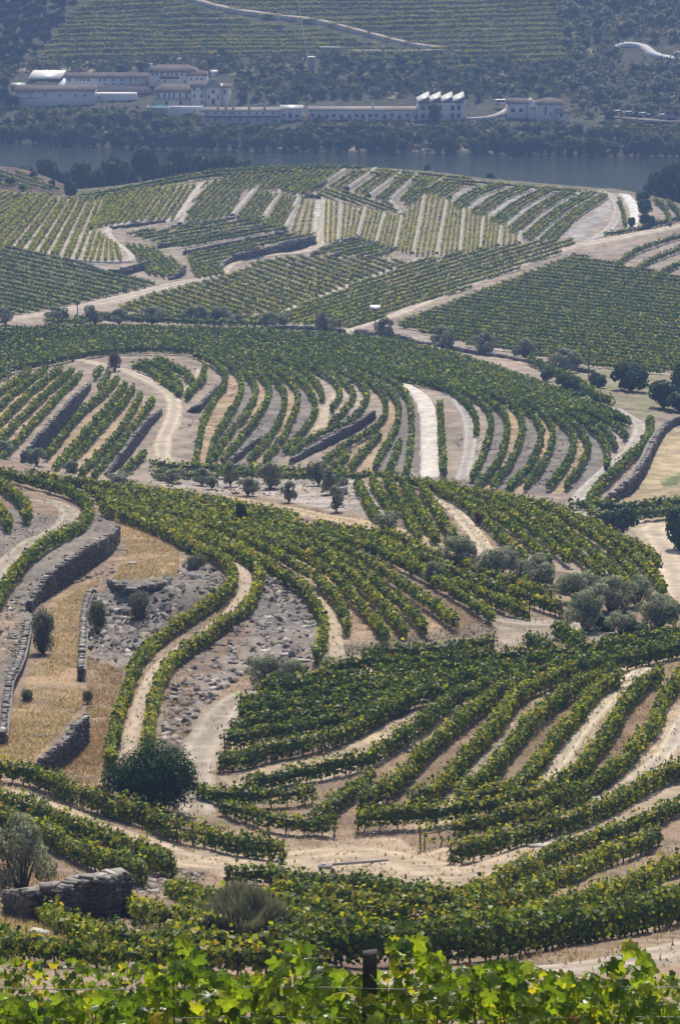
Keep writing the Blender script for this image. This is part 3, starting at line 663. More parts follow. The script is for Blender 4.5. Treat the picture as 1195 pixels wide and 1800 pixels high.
road('road', 'straight pale road cutting between the valley fields', 'B', [(600,586),(650,570),(700,553),(800,511),(900,471),(980,441),(1030,431),(1100,417),(1190,400),(1260,388)], [1.3, 1.4, 1.5, 1.8, 2.6, 2.2], (.60, .52, .42), dz=.4)
road('path', 'pale strip at the ends of the slanting field rows', 'B', [(490,551),(560,524),(620,500),(690,473),(745,455)], 1.0, (.54, .48, .41), dz=.35, ruts=False)
road('road', 'sandy road climbing the middle of the terraced hill', 'B', [(395,486),(396,474),(412,462),(440,455),(490,449),(535,444),(562,428),(568,400),(571,375),(573,350)], [1.3, 1.6, 1.5, 1.5, 1.6, 1.3, 1.1, 1.0], (.58, .50, .38), dz=.4)
road('road', 'bright cobbled track on the right end of the hill', 'B', [(1092,340),(1104,350),(1113,368),(1114,385),(1108,404)], 1.35, (.80, .79, .77), dz=.4, ruts=False)
road('path', 'pale path along the terraces at the hill end', 'B', [(1040,335),(1072,345),(1084,365),(1080,390),(1060,412),(1030,425)], 1.3, (.52, .48, .43), dz=.4)
road('path', 'pale path edging the fan of young vine rows', 'B', [(356,322),(340,342),(322,366),(304,386),(270,392),(205,397),(190,406),(200,425),(226,444),(232,456),(205,461),(150,459),(60,445),(-60,420)], .9, (.56, .51, .45), dz=.35, ruts=False)
road('road', 'dirt track rising across the hazy far hillside', 'C', [(300,-12),(340,2),(400,18),(480,30),(560,40),(640,60),(720,80),(790,90)], 1.15, (.60, .52, .43), dz=1.2, ruts=False)
road('road', 'level track below the far terraces', 'C', [(560,90),(640,92),(720,93),(790,90)], .9, (.45, .40, .34), dz=.9, ruts=False)
road('road', 'pale track above the long white buildings', 'C', [(-60,118),(60,115),(140,113),(200,118),(250,112),(330,106)], .9, (.50, .44, .34), dz=.9, ruts=False)
road('road', 'bright bend of road in the far olive grove', 'C', [(1080,80),(1110,80),(1130,84),(1150,97),(1175,104),(1260,110)], 1.5, (.74, .73, .71), dz=1.0, ruts=False)
road('road', 'riverside road with parked cars at the far right', 'C', [(1050,206),(1100,211),(1150,215),(1260,222)], 1.5, (.30, .28, .27), dz=.9, ruts=False)
road('road', 'pale drive beside the white house', 'C', [(770,212),(820,211),(860,208),(885,198),(892,190)], .9, (.60, .57, .52), dz=.8, ruts=False)

# ------------------------------------------------------------------ vine rows
GREENS = np.array([(.042, .074, .010), (.072, .118, .014), (.130, .190, .020), (.250, .310, .035)])  # mostly dark greens, the brightest painted in as sunlit highlights
YELLOWS = np.array([(.31, .34, .034), (.40, .38, .042), (.44, .32, .05), (.24, .10, .03)])
def leaf_cols(n, yel, r):
    c = GREENS[r.choice(4, n, p=[.34, .35, .21, .10])]*(1+.25*(r.random((n, 1))-.5))
    m = r.random(n) < yel
    k = m.sum()
    if k: c[m] = YELLOWS[r.choice(4, k, p=[.58, .27, .11, .04])]*(1+.3*(r.random((k, 1))-.5))
    return c
def leaf_quads(pos, nrm, size, cols, r, aspect=1.0):
    n = len(pos)
    nrm = nrm/(np.linalg.norm(nrm, axis=1)[:, None]+1e-9)
    a = r.normal(size=(n, 3)); a -= nrm*(a*nrm).sum(1)[:, None]; a /= np.linalg.norm(a, axis=1)[:, None]+1e-9
    b = np.cross(nrm, a)
    s = size[:, None]*.5
    v = np.stack([pos-a*s, pos-b*s*aspect*.9+a*s*.15, pos+a*s, pos+b*s*aspect*.9+a*s*.15], 1)
    v[:, 1] += nrm*s*.25; v[:, 3] += nrm*s*.25                     # leaves are cupped
    return v.reshape(-1, 3), np.arange(n*4).reshape(n, 4), np.repeat(cols, 4, 0)
def row_path(px, lay, h, centre=True):
    px = np.asarray(px, float)
    px = spline(px, 48) if len(px) < 25 else px
    for _ in (0, 1):                                # rows go on beyond the edge of the view
        px = px[::-1]; e = px[-1]; dd = (e-px[-4])/3.0; m = np.linalg.norm(dd)
        if ((e[0] > 1175 and dd[0] > 0) or (e[0] < 12 and dd[0] < 0)) and m > .3 and abs(dd[1]) < 2.5*abs(dd[0]):
            k = np.arange(1, int(150/m)+2)[:, None]
            px = np.vstack([px, e+dd*k])
    u, v = px[:, 0], px[:, 1].copy()
    if centre: v = v + .585*h*F/T(u, v, lay)*.97
    w, s = resample(P(u, v, lay), .5)
    return w, s
COVER = 1.0
LEAFN = [0, 0.0]
def row_geom(w, s, t, h, width, yel, dens, seed, low=.34, lmax=.44):
    """foliage of one row: leaf faces round a leafy core; returns verts, quads, colours"""
    r = np.random.default_rng(seed)
    L = s[-1]
    if t < 345: low = .22
    lsz = float(np.clip(t*.00088, .22, lmax)); cov = COVER*float(np.interp(t, [300, 600, 900], [1, .8, .55]))
    per_m = dens*cov*2*(h-low+width)/(lsz**2*.55)
    n = max(12, int(L*per_m)); LEAFN[0] += n; LEAFN[1] += L
    q = r.random(n)*L
    ctr = np.stack([np.interp(q, s, w[:, k]) for k in range(3)], -1)
    d = np.gradient(w, axis=0); tx = np.interp(q, s, d[:, 0]); ty = np.interp(q, s, d[:, 1])
    l = np.hypot(tx, ty)+1e-9; lat = np.stack([-ty/l, tx/l, 0*l], -1)
    o = seed*13.7
    rg = 1.0 if t < 400 else .6
    hh = h*(1+rg*(.30*(vnoise(q*.8, o)-.5)+.36*(vnoise(q*1.9, o+5)-.5)))
    ww = width*(1+.55*(vnoise(q*1.0, o+9)-.5)+.55*(vnoise(q*2.3, o+2)-.5))
    wob = .22*(vnoise(q*.5, o+20)-.5)
    gap = vnoise(q*.45, o+31)
    keep = (gap > .06) | (r.random(n) < .25)
    ph = r.random(n)*2*pi; rad = .55+.5*r.random(n)**.6
    cx = np.sign(np.cos(ph))*np.abs(np.cos(ph))**.75; sz = np.sign(np.sin(ph))*np.abs(np.sin(ph))**.75
    lo = low*(1+.5*(vnoise(q*1.5, o+40)-.5))
    zc = (hh+lo)/2; hz = (hh-lo)/2
    x = wob+rad*ww*.5*cx; z = zc+rad*hz*sz
    up = r.random(n) < .05; z[up] = hh[up]+r.random(up.sum())*.3
    pos = ctr+lat*x[:, None]; pos[:, 2] += z
    pos += r.normal(size=(n, 3))*.03
    nrm = lat*cx[:, None]*.9+np.array([0, 0, 1.])*(sz*.8+.25)[:, None]+r.normal(size=(n, 3))*.55
    yn = yel*(.35+1.3*vnoise(q*.35, o+50))*(1+.5*(sz > .3))  # yellower towards the top: sunlit tops put into the leaf colour
    c = leaf_cols(n, np.clip(yn*.85, 0, 1), r)
    size = lsz*(.6+.8*r.random(n))
    V, Q, K = leaf_quads(pos[keep], nrm[keep], size[keep], c[keep], r)
    # leafy core
    w, s = resample(w, 1.0 if t < 400 else 1.8); d = np.gradient(w, axis=0)
    m = len(w); na = 6
    th = np.arange(na)*2*pi/na+.2
    d2 = d[:, :2]/(np.linalg.norm(d[:, :2], axis=1)[:, None]+1e-9); lt = np.stack([-d2[:, 1], d2[:, 0], 0*d2[:, 0]], -1)
    hr = h*(1+.32*(vnoise(s*.8, o)-.5)); wr = width*(1+.5*(vnoise(s*1.1, o+9)-.5)); wb = .22*(vnoise(s*.5, o+20)-.5)
    g = np.clip((vnoise(s*.45, o+31)-.08)*8, .12, 1)
    e = np.ones(m); e[0] = e[-1] = .1
    f = .52*(1+.5*(vnoise(s[:, None]*1.9, np.arange(na)[None]*3.1, o)-.5))*(e*g)[:, None]
    cv = w[:, None]+lt[:, None]*((wb[:, None]+np.cos(th)[None]*f*wr[:, None]*.5))[..., None]
    cv[..., 2] += (hr+low)[:, None]/2+np.sin(th)[None]*f*(hr-low)[:, None]/2
    i = np.arange(m-1)[:, None]*na; j = np.arange(na)[None]
    cq = np.stack([i+j, i+na+j, i+na+(j+1) % na, i+(j+1) % na], -1).reshape(-1, 4)
    cc = np.tile(GREENS[1][None], (m*na, 1))*(1+.3*(r.random((m*na, 1))-.5))
    return np.concatenate([V, cv.reshape(-1, 3)]), np.concatenate([Q, cq+len(V)]), np.concatenate([K, cc])
POST = MB().box(-.04, .04, -.035, .035, -.3, 1.6).mesh('post', M['post'])
POST_TALL = MB().box(-.05, .05, -.05, .05, -.3, 2.0).mesh('post', M['post'])
_seed = [100]
def vine_row(px, lay, label, group, h=1.5, width=.72, yel=.18, dens=1.0, trunk=True, posts=True, name='vine_row'):
    _seed[0] += 1; sd = _seed[0]
    w, s = row_path(px, lay, h)
    t = float(np.mean(w[:, 1]))/CP
    base = w[0].copy()
    near = t < 345
    V, Q, K = row_geom(w-base, s, t, h, width, yel, dens, sd)
    if near and (trunk or posts):
        e = empty(name, base); tag(e, label, 'vine row', group)
        link('foliage', mesh_np('foliage', V, Q, col=K, mat=M['vine']), e)
        r = np.random.default_rng(sd); mb = MB()
        for q in np.arange(.4, s[-1], 1.05):
            p = np.array([np.interp(q, s, w[:, k]) for k in range(3)])-base
            k = r.normal(size=3)*.07; k[2] = 0
            mb.tube([p-[0, 0, .25], p+k+[0, 0, .3], p-k*.4+[0, 0, .62], p+k*1.5+[0, 0, .95]], [.05, .04, .034, .02], 5, False)
        tag(link('trunks', mb.mesh('trunks', M['bark']), e), kind='stuff')
        if posts and s[-1] > 4:
            for q in np.linspace(.15, s[-1]-.15, max(2, int(s[-1]/9)+1)):
                p = np.array([np.interp(q, s, w[:, k]) for k in range(3)])-base
                po = link('post', POST, e, p); po.scale = (1, 1, h/1.62); po.rotation_euler = (r.normal()*.03, r.normal()*.03, r.random()*3)
        return e
    o = link(name, mesh_np(name, V, Q, col=K, mat=M['vine']), None, base)
    return tag(o, label, 'vine row', group)
def block(rows, lay, fmt, group, order=None, **kw):
    for i, r in enumerate(rows):
        vine_row(r, lay, fmt.format(o=ordw(i)), group, **kw)
def mass_rows(rows, lay, label, h=1.4, width=.7, yel=.15, dens=1.0, lmax=.44):
    """far field whose rows run together: one object"""
    Vs, Qs, Ks = [], [], []; n = 0
    for r in rows:
        _seed[0] += 1
        w, s = row_path(r, lay, h)
        if lay == 'C' or w[:, 1].mean() > 600:
            w, s = resample(w, 1.5)
        V, Q, K = row_geom(w, s, float(w[:, 1].mean())/CP, h, width, yel, dens, _seed[0], lmax=lmax)
        Vs.append(V); Qs.append(Q+n); Ks.append(K); n += len(V)
    o = link('vineyard_field', mesh_np('vineyard_field', np.concatenate(Vs), np.concatenate(Qs), col=np.concatenate(Ks), mat=M['vine']))
    return tag(o, label, 'vineyard', kind='stuff')

block(R_[:1], 'A', 'tall dark hedge-like vine row along the bottom right road', 'vine rows on the lower right slope', h=1.5, width=0.7, yel=.08, dens=1.1)
block(R_[1:4], 'A', '{o} vine row above the tall dark hedge row by the bottom right road', 'vine rows on the lower right slope', yel=0.36, width=0.55, h=1.05)
block(R_[4:], 'A', 'short dark vine row bordering the near edge of the sandy clearing', 'vine rows on the lower right slope', yel=.08, width=0.7, h=1.0)
block(S_, 'A', '{o} terrace vine row counted up from the sandy clearing on the right', 'terrace rows above the sandy clearing', yel=0.32, width=0.66, h=1.28)
block(T_, 'A', '{o} row from the front in the dense dark vine block beside the gravel track', 'rows of the dense dark vine block', yel=0.1, width=0.68, h=1.28)
for r, l in zip(V_, ('short vine row between the round tree and the dense dark block', 'low trailing vine row at the back edge of the sandy clearing', 'short slanting vine row left of the terrace rows above the clearing')):
    vine_row(r, 'A', l, 'short rows behind the sandy clearing', yel=.2, width=.7, h=1.1)
block(L_, 'A', '{o} vine row from the back beside the sandy road at lower left', 'vine rows along the lower left road', yel=0.28, width=0.65, h=1.4)
for r, l in zip(LL_, ('low ragged vine row under the dry stone wall at lower left', 'ragged vine row with red leaves right of the dry stone wall', 'vine row just behind the grey broom shrub', 'vine row in front of the grey broom shrub', 'low vine row on the dry grass in the bottom left corner', 'short vine stub at the right end of the grey broom shrub', 'lowest ragged vine row left of the tall dark hedge row', 'vine row touching the top of the grey broom shrub')):
    vine_row(r, 'A', l, 'ragged rows at lower left', yel=.3, width=.75, h=.9)
block(M_[:2], 'A', '{o} of two vine rows flanking the pink path round the spur', 'two rows flanking the spur path', yel=0.36, width=0.62, h=1.25)
block(M_[2:], 'A', '{o} long vine row right of the schist bank, sweeping up to the dirt track', 'long rows sweeping down to the gravel', yel=0.32, width=0.5, h=1.2)
block(P_, 'A', '{o} vine row along the near edge of the ochre dirt track', 'rows beside the ochre track', yel=.25, h=1.3, width=0.6)
block(N_, 'A', '{o} vine row curving round the grey road at the left edge', 'rows round the grey hillside road', yel=0.22, h=1.35, width=0.65)
block(Q_, 'A', '{o} from the left of five short vine rows above the dirt track', 'five short rows above the dirt track', yel=.2, width=0.58, h=1.3)
block(W_, 'A', '{o} from the left of the vine rows fanning over the right ridge', 'rows fanning over the right ridge', yel=0.25, width=0.45, h=1.15)
block(X_, 'A', '{o} leafy clump of vines beside the pale path under the olive trees', 'vine clumps under the olives', yel=.1, width=0.9, h=1.2)
block(b_, 'B', '{o} from the left of the steep vine rows at the left edge', 'steep rows at the left edge', yel=.14, width=0.58, h=1.25)
block(c_, 'B', '{o} from the left of the steep vine rows inside the bend of the dirt road', 'steep rows in the road bend', yel=.16, width=0.58, h=1.25)
block(d_, 'B', '{o} short curved vine row above the winding dirt road', 'short curved rows above the road', yel=.15)
block(g_, 'B', '{o} from the left of the arched vine rows left of the cobbled track', 'arched rows left of the cobbled track', yel=.13, width=0.58, h=1.25)
block(i_, 'B', 'thin vine row hugging the right side of the pale cobbled track', 'arched rows right of the cobbled track', yel=.15)
block(j_, 'B', '{o} from the left of the arched vine rows right of the cobbled track', 'arched rows right of the cobbled track', yel=0.06, width=0.58, h=1.25)
block(k_, 'B', 'vine row following the curved stone wall at right', 'rows by the curved wall', yel=.1, width=.9)
block(mass, 'B', '{o} from the back of the long level vine rows below the roadside olives', 'long level rows below the olives', yel=0.08, width=0.85, h=1.4, dens=1.0)
block(h_, 'B', '{o} low vine row along the foot of the arched terraces', 'rows at the foot of the arches', yel=.25, width=1.3, h=1.3)
block(r_, 'B', '{o} vine row among the bushes right of the arched rows', 'rows by the right hand bushes', yel=.08, width=1.0)
block(FC, 'B', '{o} from the lower left of the rows slanting down the middle valley field', 'rows of the middle valley field', yel=0.36, width=0.5, h=1.0)
block(FD, 'B', '{o} from the back of the rows lying along the straight pale road', 'rows along the straight pale road', yel=0.32, width=0.45, h=1.0)
block(H1, 'B', '{o} from the left of the pale young rows fanning up the left hill', 'young rows on the left hill', yel=0.7, width=.45, h=1.15)
block(H2, 'B', '{o} of the stub rows inside the path bend on the left hill', 'stub rows on the left hill', yel=0.7, width=0.55, h=1.15)
block(H3, 'B', '{o} from the left of the young rows climbing to the left hill crest', 'young rows at the left hill crest', yel=0.7, width=.45, h=1.15)
block(HV, 'B', '{o} from the left of the upright yellowish rows on the terraced hill', 'upright rows on the terraced hill', yel=0.75, width=0.34, h=0.95, dens=0.9)
block(HD, 'B', '{o} from the left of the slanting rows between grey banks on the hill', 'slanting rows between grey banks', yel=0.4, width=0.5, h=1.15)
block(HU, 'B', '{o} from the left of the short rows under the hill crest', 'short rows under the hill crest', yel=0.45, width=0.45, h=1.15)
block(HR, 'B', '{o} vine row by the bright cobbled track at the right end of the hill', 'rows at the right end of the hill', yel=.15)
mass_rows(FL, 'B', 'dark green vine field left of the valley road', yel=0.18, width=0.7, dens=1.0, h=1.0, lmax=0.36)
mass_rows(FR, 'B', 'large flat green vine field right of the straight pale road', yel=0.22, width=0.9, dens=1.0, h=1.0, lmax=0.36)
mass_rows(FS, 'B', 'narrow strip of vines behind the roadside olive trees', yel=.2, width=.9)
mass_rows(H1b, 'B', 'yellow green vines at the far left of the hill', yel=0.75, width=0.55, h=1.1)
mass_rows(HM+HM2, 'B', 'vines on the upper left terraces of the hill', yel=0.45, width=0.42, h=1.1)
mass_rows(HG, 'B', 'short rows filling the upper middle of the terraced hill', yel=.45, width=.45, h=1.1)
mass_rows(HB, 'B', 'sparse scrubby rows on the brown slope at the far left', yel=.3, width=.7, h=1.0, dens=.6)
mass_rows(HT+HW+HP, 'B', 'vines on the dark walled terraces low on the hill', yel=0.35, width=0.55, h=1.2)
mass_rows(HX, 'B', 'green vines along the crest of the hill', yel=0.35, width=0.7, h=1.1)
for _k, _l in enumerate(CT): _l[:, 1] += 9*(vnoise(_l[:, 0]*.006, _k*.11)-.5)+3*(vnoise(_l[:, 0]*.03, _k*.4)-.5)
mass_rows(HCL, 'B', 'green hedge of vines along the left crest of the hill', yel=.2, width=.9, h=1.4)
mass_rows(CT, 'C', 'hazy terraced vine rows across the far hillside', yel=0.6, width=1.5, h=1.5, dens=1.2)
mass_rows(CT2, 'C', 'small plot of vines by the far riverside road', yel=.25, width=.8)


# ------------------------------------------------------------------ dry stone walls
def slab_box(r, L, D, H, j=.2):
    v = BOXV*.5*np.array([L, D, H]); v = v*(1+j*(r.random((8, 3))-.5)*2); return v
STONES = []
_r = np.random.default_rng(5)
for k in range(6):
    v = slab_box(_r, 1, 1, 1, .16)
    STONES.append(mesh_np('stone', v, BOXQ, col=np.tile(np.array([(.10, .096, .092), (.075, .072, .07), (.125, .118, .11), (.15, .14, .13), (.095, .085, .075), (.11, .105, .10)][k])[None], (8, 1)), mat=M['stone']))
def wall(label, lay, top, hpx, stone=(.5, .16), single=False, fill_back=True, thick=.55, group=None, rubble=True, back=3.0):
    """top: photo line of the wall's upper edge; hpx: height of its face in photo pixels (value or list)"""
    px = spline(top, 60); hp = np.interp(np.linspace(0, 1, 60), np.linspace(0, 1, len(np.atleast_1d(hpx))), np.atleast_1d(hpx))
    u, vt = px[:, 0], px[:, 1]; vb = vt+hp
    tb = T(u, vb, lay); base = P(u, vb, lay); hm = hp*tb/F/CP
    s = arc(base[:, :2]); n = max(6, int(s[-1]/1.0)); q = np.linspace(0, s[-1], n)
    B = np.stack([np.interp(q, s, base[:, k]) for k in range(3)], -1); Hm = np.interp(q, s, hm)
    Hm = Hm*(1+.16*(vnoise(q*.5, 3.1)-.5)+.16*(vnoise(q*1.7, 8.1)-.5))
    uu, vv_ = np.interp(q, s, u), np.interp(q, s, vt)
    d = np.gradient(B[:, :2], axis=0); d /= np.linalg.norm(d, axis=1)[:, None]+1e-9
    nr_ = np.stack([d[:, 1], -d[:, 0], 0*d[:, 0]], -1)
    if nr_[:, 1].mean() > 0: nr_ = -nr_                     # face towards the viewer's side
    e = empty('stone_wall', B[0]); tag(e, label, 'wall', group)
    O = B[0]
    z = np.array([0, 0, 1.])
    f0 = B-nr_*0.08-z*.5; f1 = B-nr_*.16+z*(Hm[:, None]-.16)
    b1 = B-nr_*thick+z*(Hm[:, None]-.14)
    if fill_back:
        g1 = P(uu, vv_-back, lay, -.1)
    else: g1 = B-nr_*thick-z*.4
    cv = np.stack([f0, f1, b1, g1], 1)-O
    gi = np.arange(n*4).reshape(n, 4)
    cq = []
    for k in range(3): cq.append(np.stack([gi[:-1, k], gi[1:, k], gi[1:, k+1], gi[:-1, k+1]], -1))
    caps = np.array([gi[0], gi[-1][::-1]])
    col = np.tile(np.array([[(.09, .085, .08)], [(.09, .085, .08)], [(.36, .33, .30)], [(.38, .335, .285)]]).transpose(1, 0, 2), (n, 1, 1)).reshape(-1, 3)  # front darker than top: the face's unlit side is put into the colour
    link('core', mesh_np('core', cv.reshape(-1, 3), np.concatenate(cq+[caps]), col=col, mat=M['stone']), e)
    r = np.random.default_rng(int(abs(top[0][0])*7+abs(top[0][1])))
    vs_, qs_, cs_ = [], [], []; cnt = 0
    Ls, Hs = stone
    hmax = Hm.max(); y = 0.0; nst = 0
    while y < hmax+Hs:
        hc = Hs*(.7+.6*r.random())
        x = -r.random()*Ls
        while x < s[-1]:
            L = Ls*(.5+1.1*r.random()); xm = x+L/2
            hh = np.interp(xm, q, Hm)
            capstone = y+hc > hh-Hs*.3
            if 0 < xm < s[-1] and y < hh+.02:
                p = np.array([np.interp(xm, q, B[:, k]) for k in range(3)]); nn = np.array([np.interp(xm, q, nr_[:, k]) for k in range(3)]); nn /= np.linalg.norm(nn)
                ax = np.array([-nn[1], nn[0], 0]); D = ((thick*1.05 if not fill_back else .36) if capstone else .3)*(.75+.5*r.random()); L *= (.45+.6*r.random()) if capstone else 1
                ctr = p-nn*(D/2-.03-.09*r.random())+z*(y+hc/2+(.07*r.random()-.02 if capstone else 0))
                ang = r.normal()*.06
                if single and nst < 290:
                    o = link('stone', STONES[r.integers(6)], e, ctr-O); o.scale = (L*.96, D, hc*.92)
                    o.rotation_euler = (r.normal()*.04, ang, math.atan2(ax[1], ax[0])+r.normal()*(.3 if capstone else .1)); nst += 1
                else:
                    bv = slab_box(r, L*.97, D, hc*.92)
                    ca, sa = cos(ang), sin(ang)
                    bv = np.stack([bv[:, 0]*ca+bv[:, 2]*sa, bv[:, 1], -bv[:, 0]*sa+bv[:, 2]*ca], -1)
                    a2 = r.normal()*(.4 if capstone else .1); c2_, s2_ = cos(a2), sin(a2)
                    bv = np.stack([bv[:, 0]*c2_-bv[:, 1]*s2_, bv[:, 0]*s2_+bv[:, 1]*c2_, bv[:, 2]], -1)
                    vs_.append(ctr-O+bv[:, :1]*ax+bv[:, 1:2]*nn+bv[:, 2:]*z); qs_.append(BOXQ+cnt); cnt += 8
                    c = np.array([(.10, .096, .092), (.075, .072, .07), (.125, .118, .11), (.16, .15, .14), (.095, .085, .075)][r.choice(5)])*(1.3+1.6*r.random() if capstone else .8+.4*r.random())  # face stones darkened in colour like the unlit front, caps left pale
                    cs_.append(np.tile(c, (8, 1)))
            x += L
        y += hc
    if vs_:
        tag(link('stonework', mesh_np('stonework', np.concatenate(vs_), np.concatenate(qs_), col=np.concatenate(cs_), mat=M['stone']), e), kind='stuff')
    return e
wall('dark dry stone wall with flat slabs beside the lower left olive tree', 'A', [(8,1572),(60,1562),(120,1556),(180,1548),(222,1535),(232,1532)], [42, 62, 66, 66, 74, 78], stone=(.34, .10), single=True, fill_back=False, thick=.8)
wall('short broken stone wall between dry grass and the lower left vines', 'A', [(62,1352),(90,1325),(120,1295),(150,1262),(156,1256)], [14, 34, 46, 52, 50], stone=(.32, .11), single=True, thick=.5)
wall('long curved dry stone terrace wall above the dry grass at left', 'A', [(55,1062),(66,1040),(90,1010),(125,982),(165,957),(195,940),(211,926)], [14, 26, 38, 42, 42, 40, 26], stone=(.38, .11), thick=.5)
wall('low dry stone wall along the right of the dry grass strip', 'A', [(140,1175),(143,1130),(145,1090),(150,1055),(160,1035)], [24, 22, 16, 14, 8], stone=(.35, .12), thick=.5)
wall('ragged stone edge at the far left above the dry grass', 'A', [(2,1290),(8,1240),(14,1195),(30,1165),(40,1130),(48,1090)], [20, 24, 26, 20, 22, 24], stone=(.35, .12), thick=.5)
wall('crumbling schist ledge around the rocky hollow below the dry knoll', 'A', [(190,1020),(205,1027),(230,1034),(268,1032),(300,1020)], [10, 24, 22, 14, 8], stone=(.45, .16), thick=.6)
wall('low white capped wall along the edge of the left terraces', 'B', [(-40,795),(0,803),(40,818),(90,832),(150,843),(200,851),(250,858)], 5, stone=(.7, .22), thick=.7, fill_back=False)
wall('tall sloping stone wall between the two sets of steep rows', 'B', [(42,798),(70,765),(100,732),(130,700),(160,674)], [16, 34, 36, 30, 10], stone=(.45, .15))
wall('stone wall below the steep rows inside the road bend', 'B', [(190,832),(215,797),(240,762),(262,737),(285,720)], [6, 22, 26, 22, 8], stone=(.45, .15))
wall('straight dark terrace wall below the arched rows', 'B', [(514,806),(550,785),(590,763),(630,740),(660,723)], [10, 14, 16, 18, 14], stone=(.45, .15))
wall('short dark wall at the foot of the arched rows', 'B', [(408,808),(425,792),(445,776),(460,768)], [8, 14, 12, 4], stone=(.45, .15))
wall('grey sloping slab wall above the arched rows', 'B', [(330,722),(350,712),(372,690),(390,672)], [4, 14, 12, 4], stone=(.45, .15))
wall('curved grey stone wall bounding the dry field at right', 'B', [(1062,882),(1085,860),(1112,838),(1132,810),(1148,778),(1165,752),(1182,738),(1230,736)], [6, 20, 26, 26, 22, 16, 12, 10], stone=(.7, .22), thick=.9)
wall('rough stone wall along the row of roadside olive trees, left stretch', 'B', [(470,574),(520,574),(570,576),(602,580)], 6, stone=(.8, .25), thick=.8, fill_back=False)
wall('dark broken wall under the lamp pole', 'B', [(622,580),(660,585),(700,590),(738,602)], [7, 6, 8, 4], stone=(.8, .25), thick=.8, fill_back=False)
wall('low wall behind the roadside olives, right stretch', 'B', [(745,602),(800,612),(870,624),(960,640),(1040,652)], 4, stone=(.8, .25), thick=.8, fill_back=False)
FAR = dict(stone=(1.1, .35), thick=.8)
for lb, tp, hp in [
 ('uppermost dark terrace wall on the hill', [(281,429),(330,420),(400,408),(464,395)], 8),
 ('second dark terrace wall on the hill', [(326,441),(380,430),(450,417),(508,406)], 9),
 ('longest curved terrace wall above the sandy hill road', [(390,472),(394,462),(412,450),(452,440),(502,428),(556,415)], [8, 12, 14, 15, 15, 17]),
 ('thin wall under the upper left hill terraces', [(305,397),(360,390),(412,381)], 4),
 ('dark hedge-topped wall inside the left hill path', [(196,398),(240,393),(291,386)], 5),
 ('wall closing the lower end of the left hill field', [(150,466),(190,476),(216,474),(266,459)], [4, 8, 12, 12]),
 ('short wall end above the valley road', [(301,488),(314,478),(327,468)], [4, 10, 12]),
 ('stepped wall right of the sandy hill road', [(550,444),(575,433),(600,424),(632,416)], 8),
 ('low curved wall below the upright hill rows', [(577,452),(610,442),(663,426)], 5),
 ('lowest short wall below the upright hill rows', [(640,454),(670,445),(699,435)], 4),
 ('small dark wall at the head of the hill road', [(533,344),(548,342),(562,344)], 5)]:
    wall(lb, 'B', tp, hp, group='terrace walls on the river hill', **FAR)
def ramp(label, pts, half, hgt):
    """narrow raised stone ramp or bank edge on the hill"""
    px = spline(pts, 20); w = P(px[:, 0], px[:, 1], 'B'); d = np.gradient(w[:, :2], axis=0); d /= np.linalg.norm(d, axis=1)[:, None]
    lt = np.stack([-d[:, 1], d[:, 0], 0*d[:, 0]], -1); z = np.array([0, 0, 1.])
    lt = np.where(lt[:, :1] > 0, lt, -lt)
    prof = [(-half, -.3), (-half*.9, hgt*.8), (half*.3, hgt), (half, -.4)]
    V = np.stack([w+lt*a+z*b for a, b in prof], 1); n = 20; gi = np.arange(n*4).reshape(n, 4)
    q = np.concatenate([np.stack([gi[:-1, k], gi[1:, k], gi[1:, k+1], gi[:-1, k+1]], -1) for k in range(3)])
    c = np.tile(np.array([(.45, .42, .39), (.52, .48, .44), (.46, .42, .385), (.22, .2, .19)])[None], (n, 1, 1)).reshape(-1, 3)*(1+.2*(rng.random((n*4, 1))-.5))
    o = link('stone_ramp', mesh_np('stone_ramp', V.reshape(-1, 3), q, col=c, mat=M['stone']))
    tag(o, label, 'ramp', 'stone ramps on the river hill')
for i, (a, b) in enumerate(walls_up): ramp('%s from the left of the short stone ramps under the hill crest' % ordw(i), [a, b], .7, 1.0)
for i, l in enumerate([[(410,381),(432,355),(454,330)], [(457,396),(476,366),(494,337)], [(502,405),(515,374),(527,344)], [(686,356),(706,380)], [(318,396),(340,360),(362,330)]]): ramp('%s long pale stone ramp climbing the left part of the river hill' % ordw(i), l, .8, .8)
for i, (a, b) in enumerate(strips[2:]): ramp('%s from the left of the pale stone ramps dividing the upright hill rows' % ordw(i), [a, b], .45, .5)

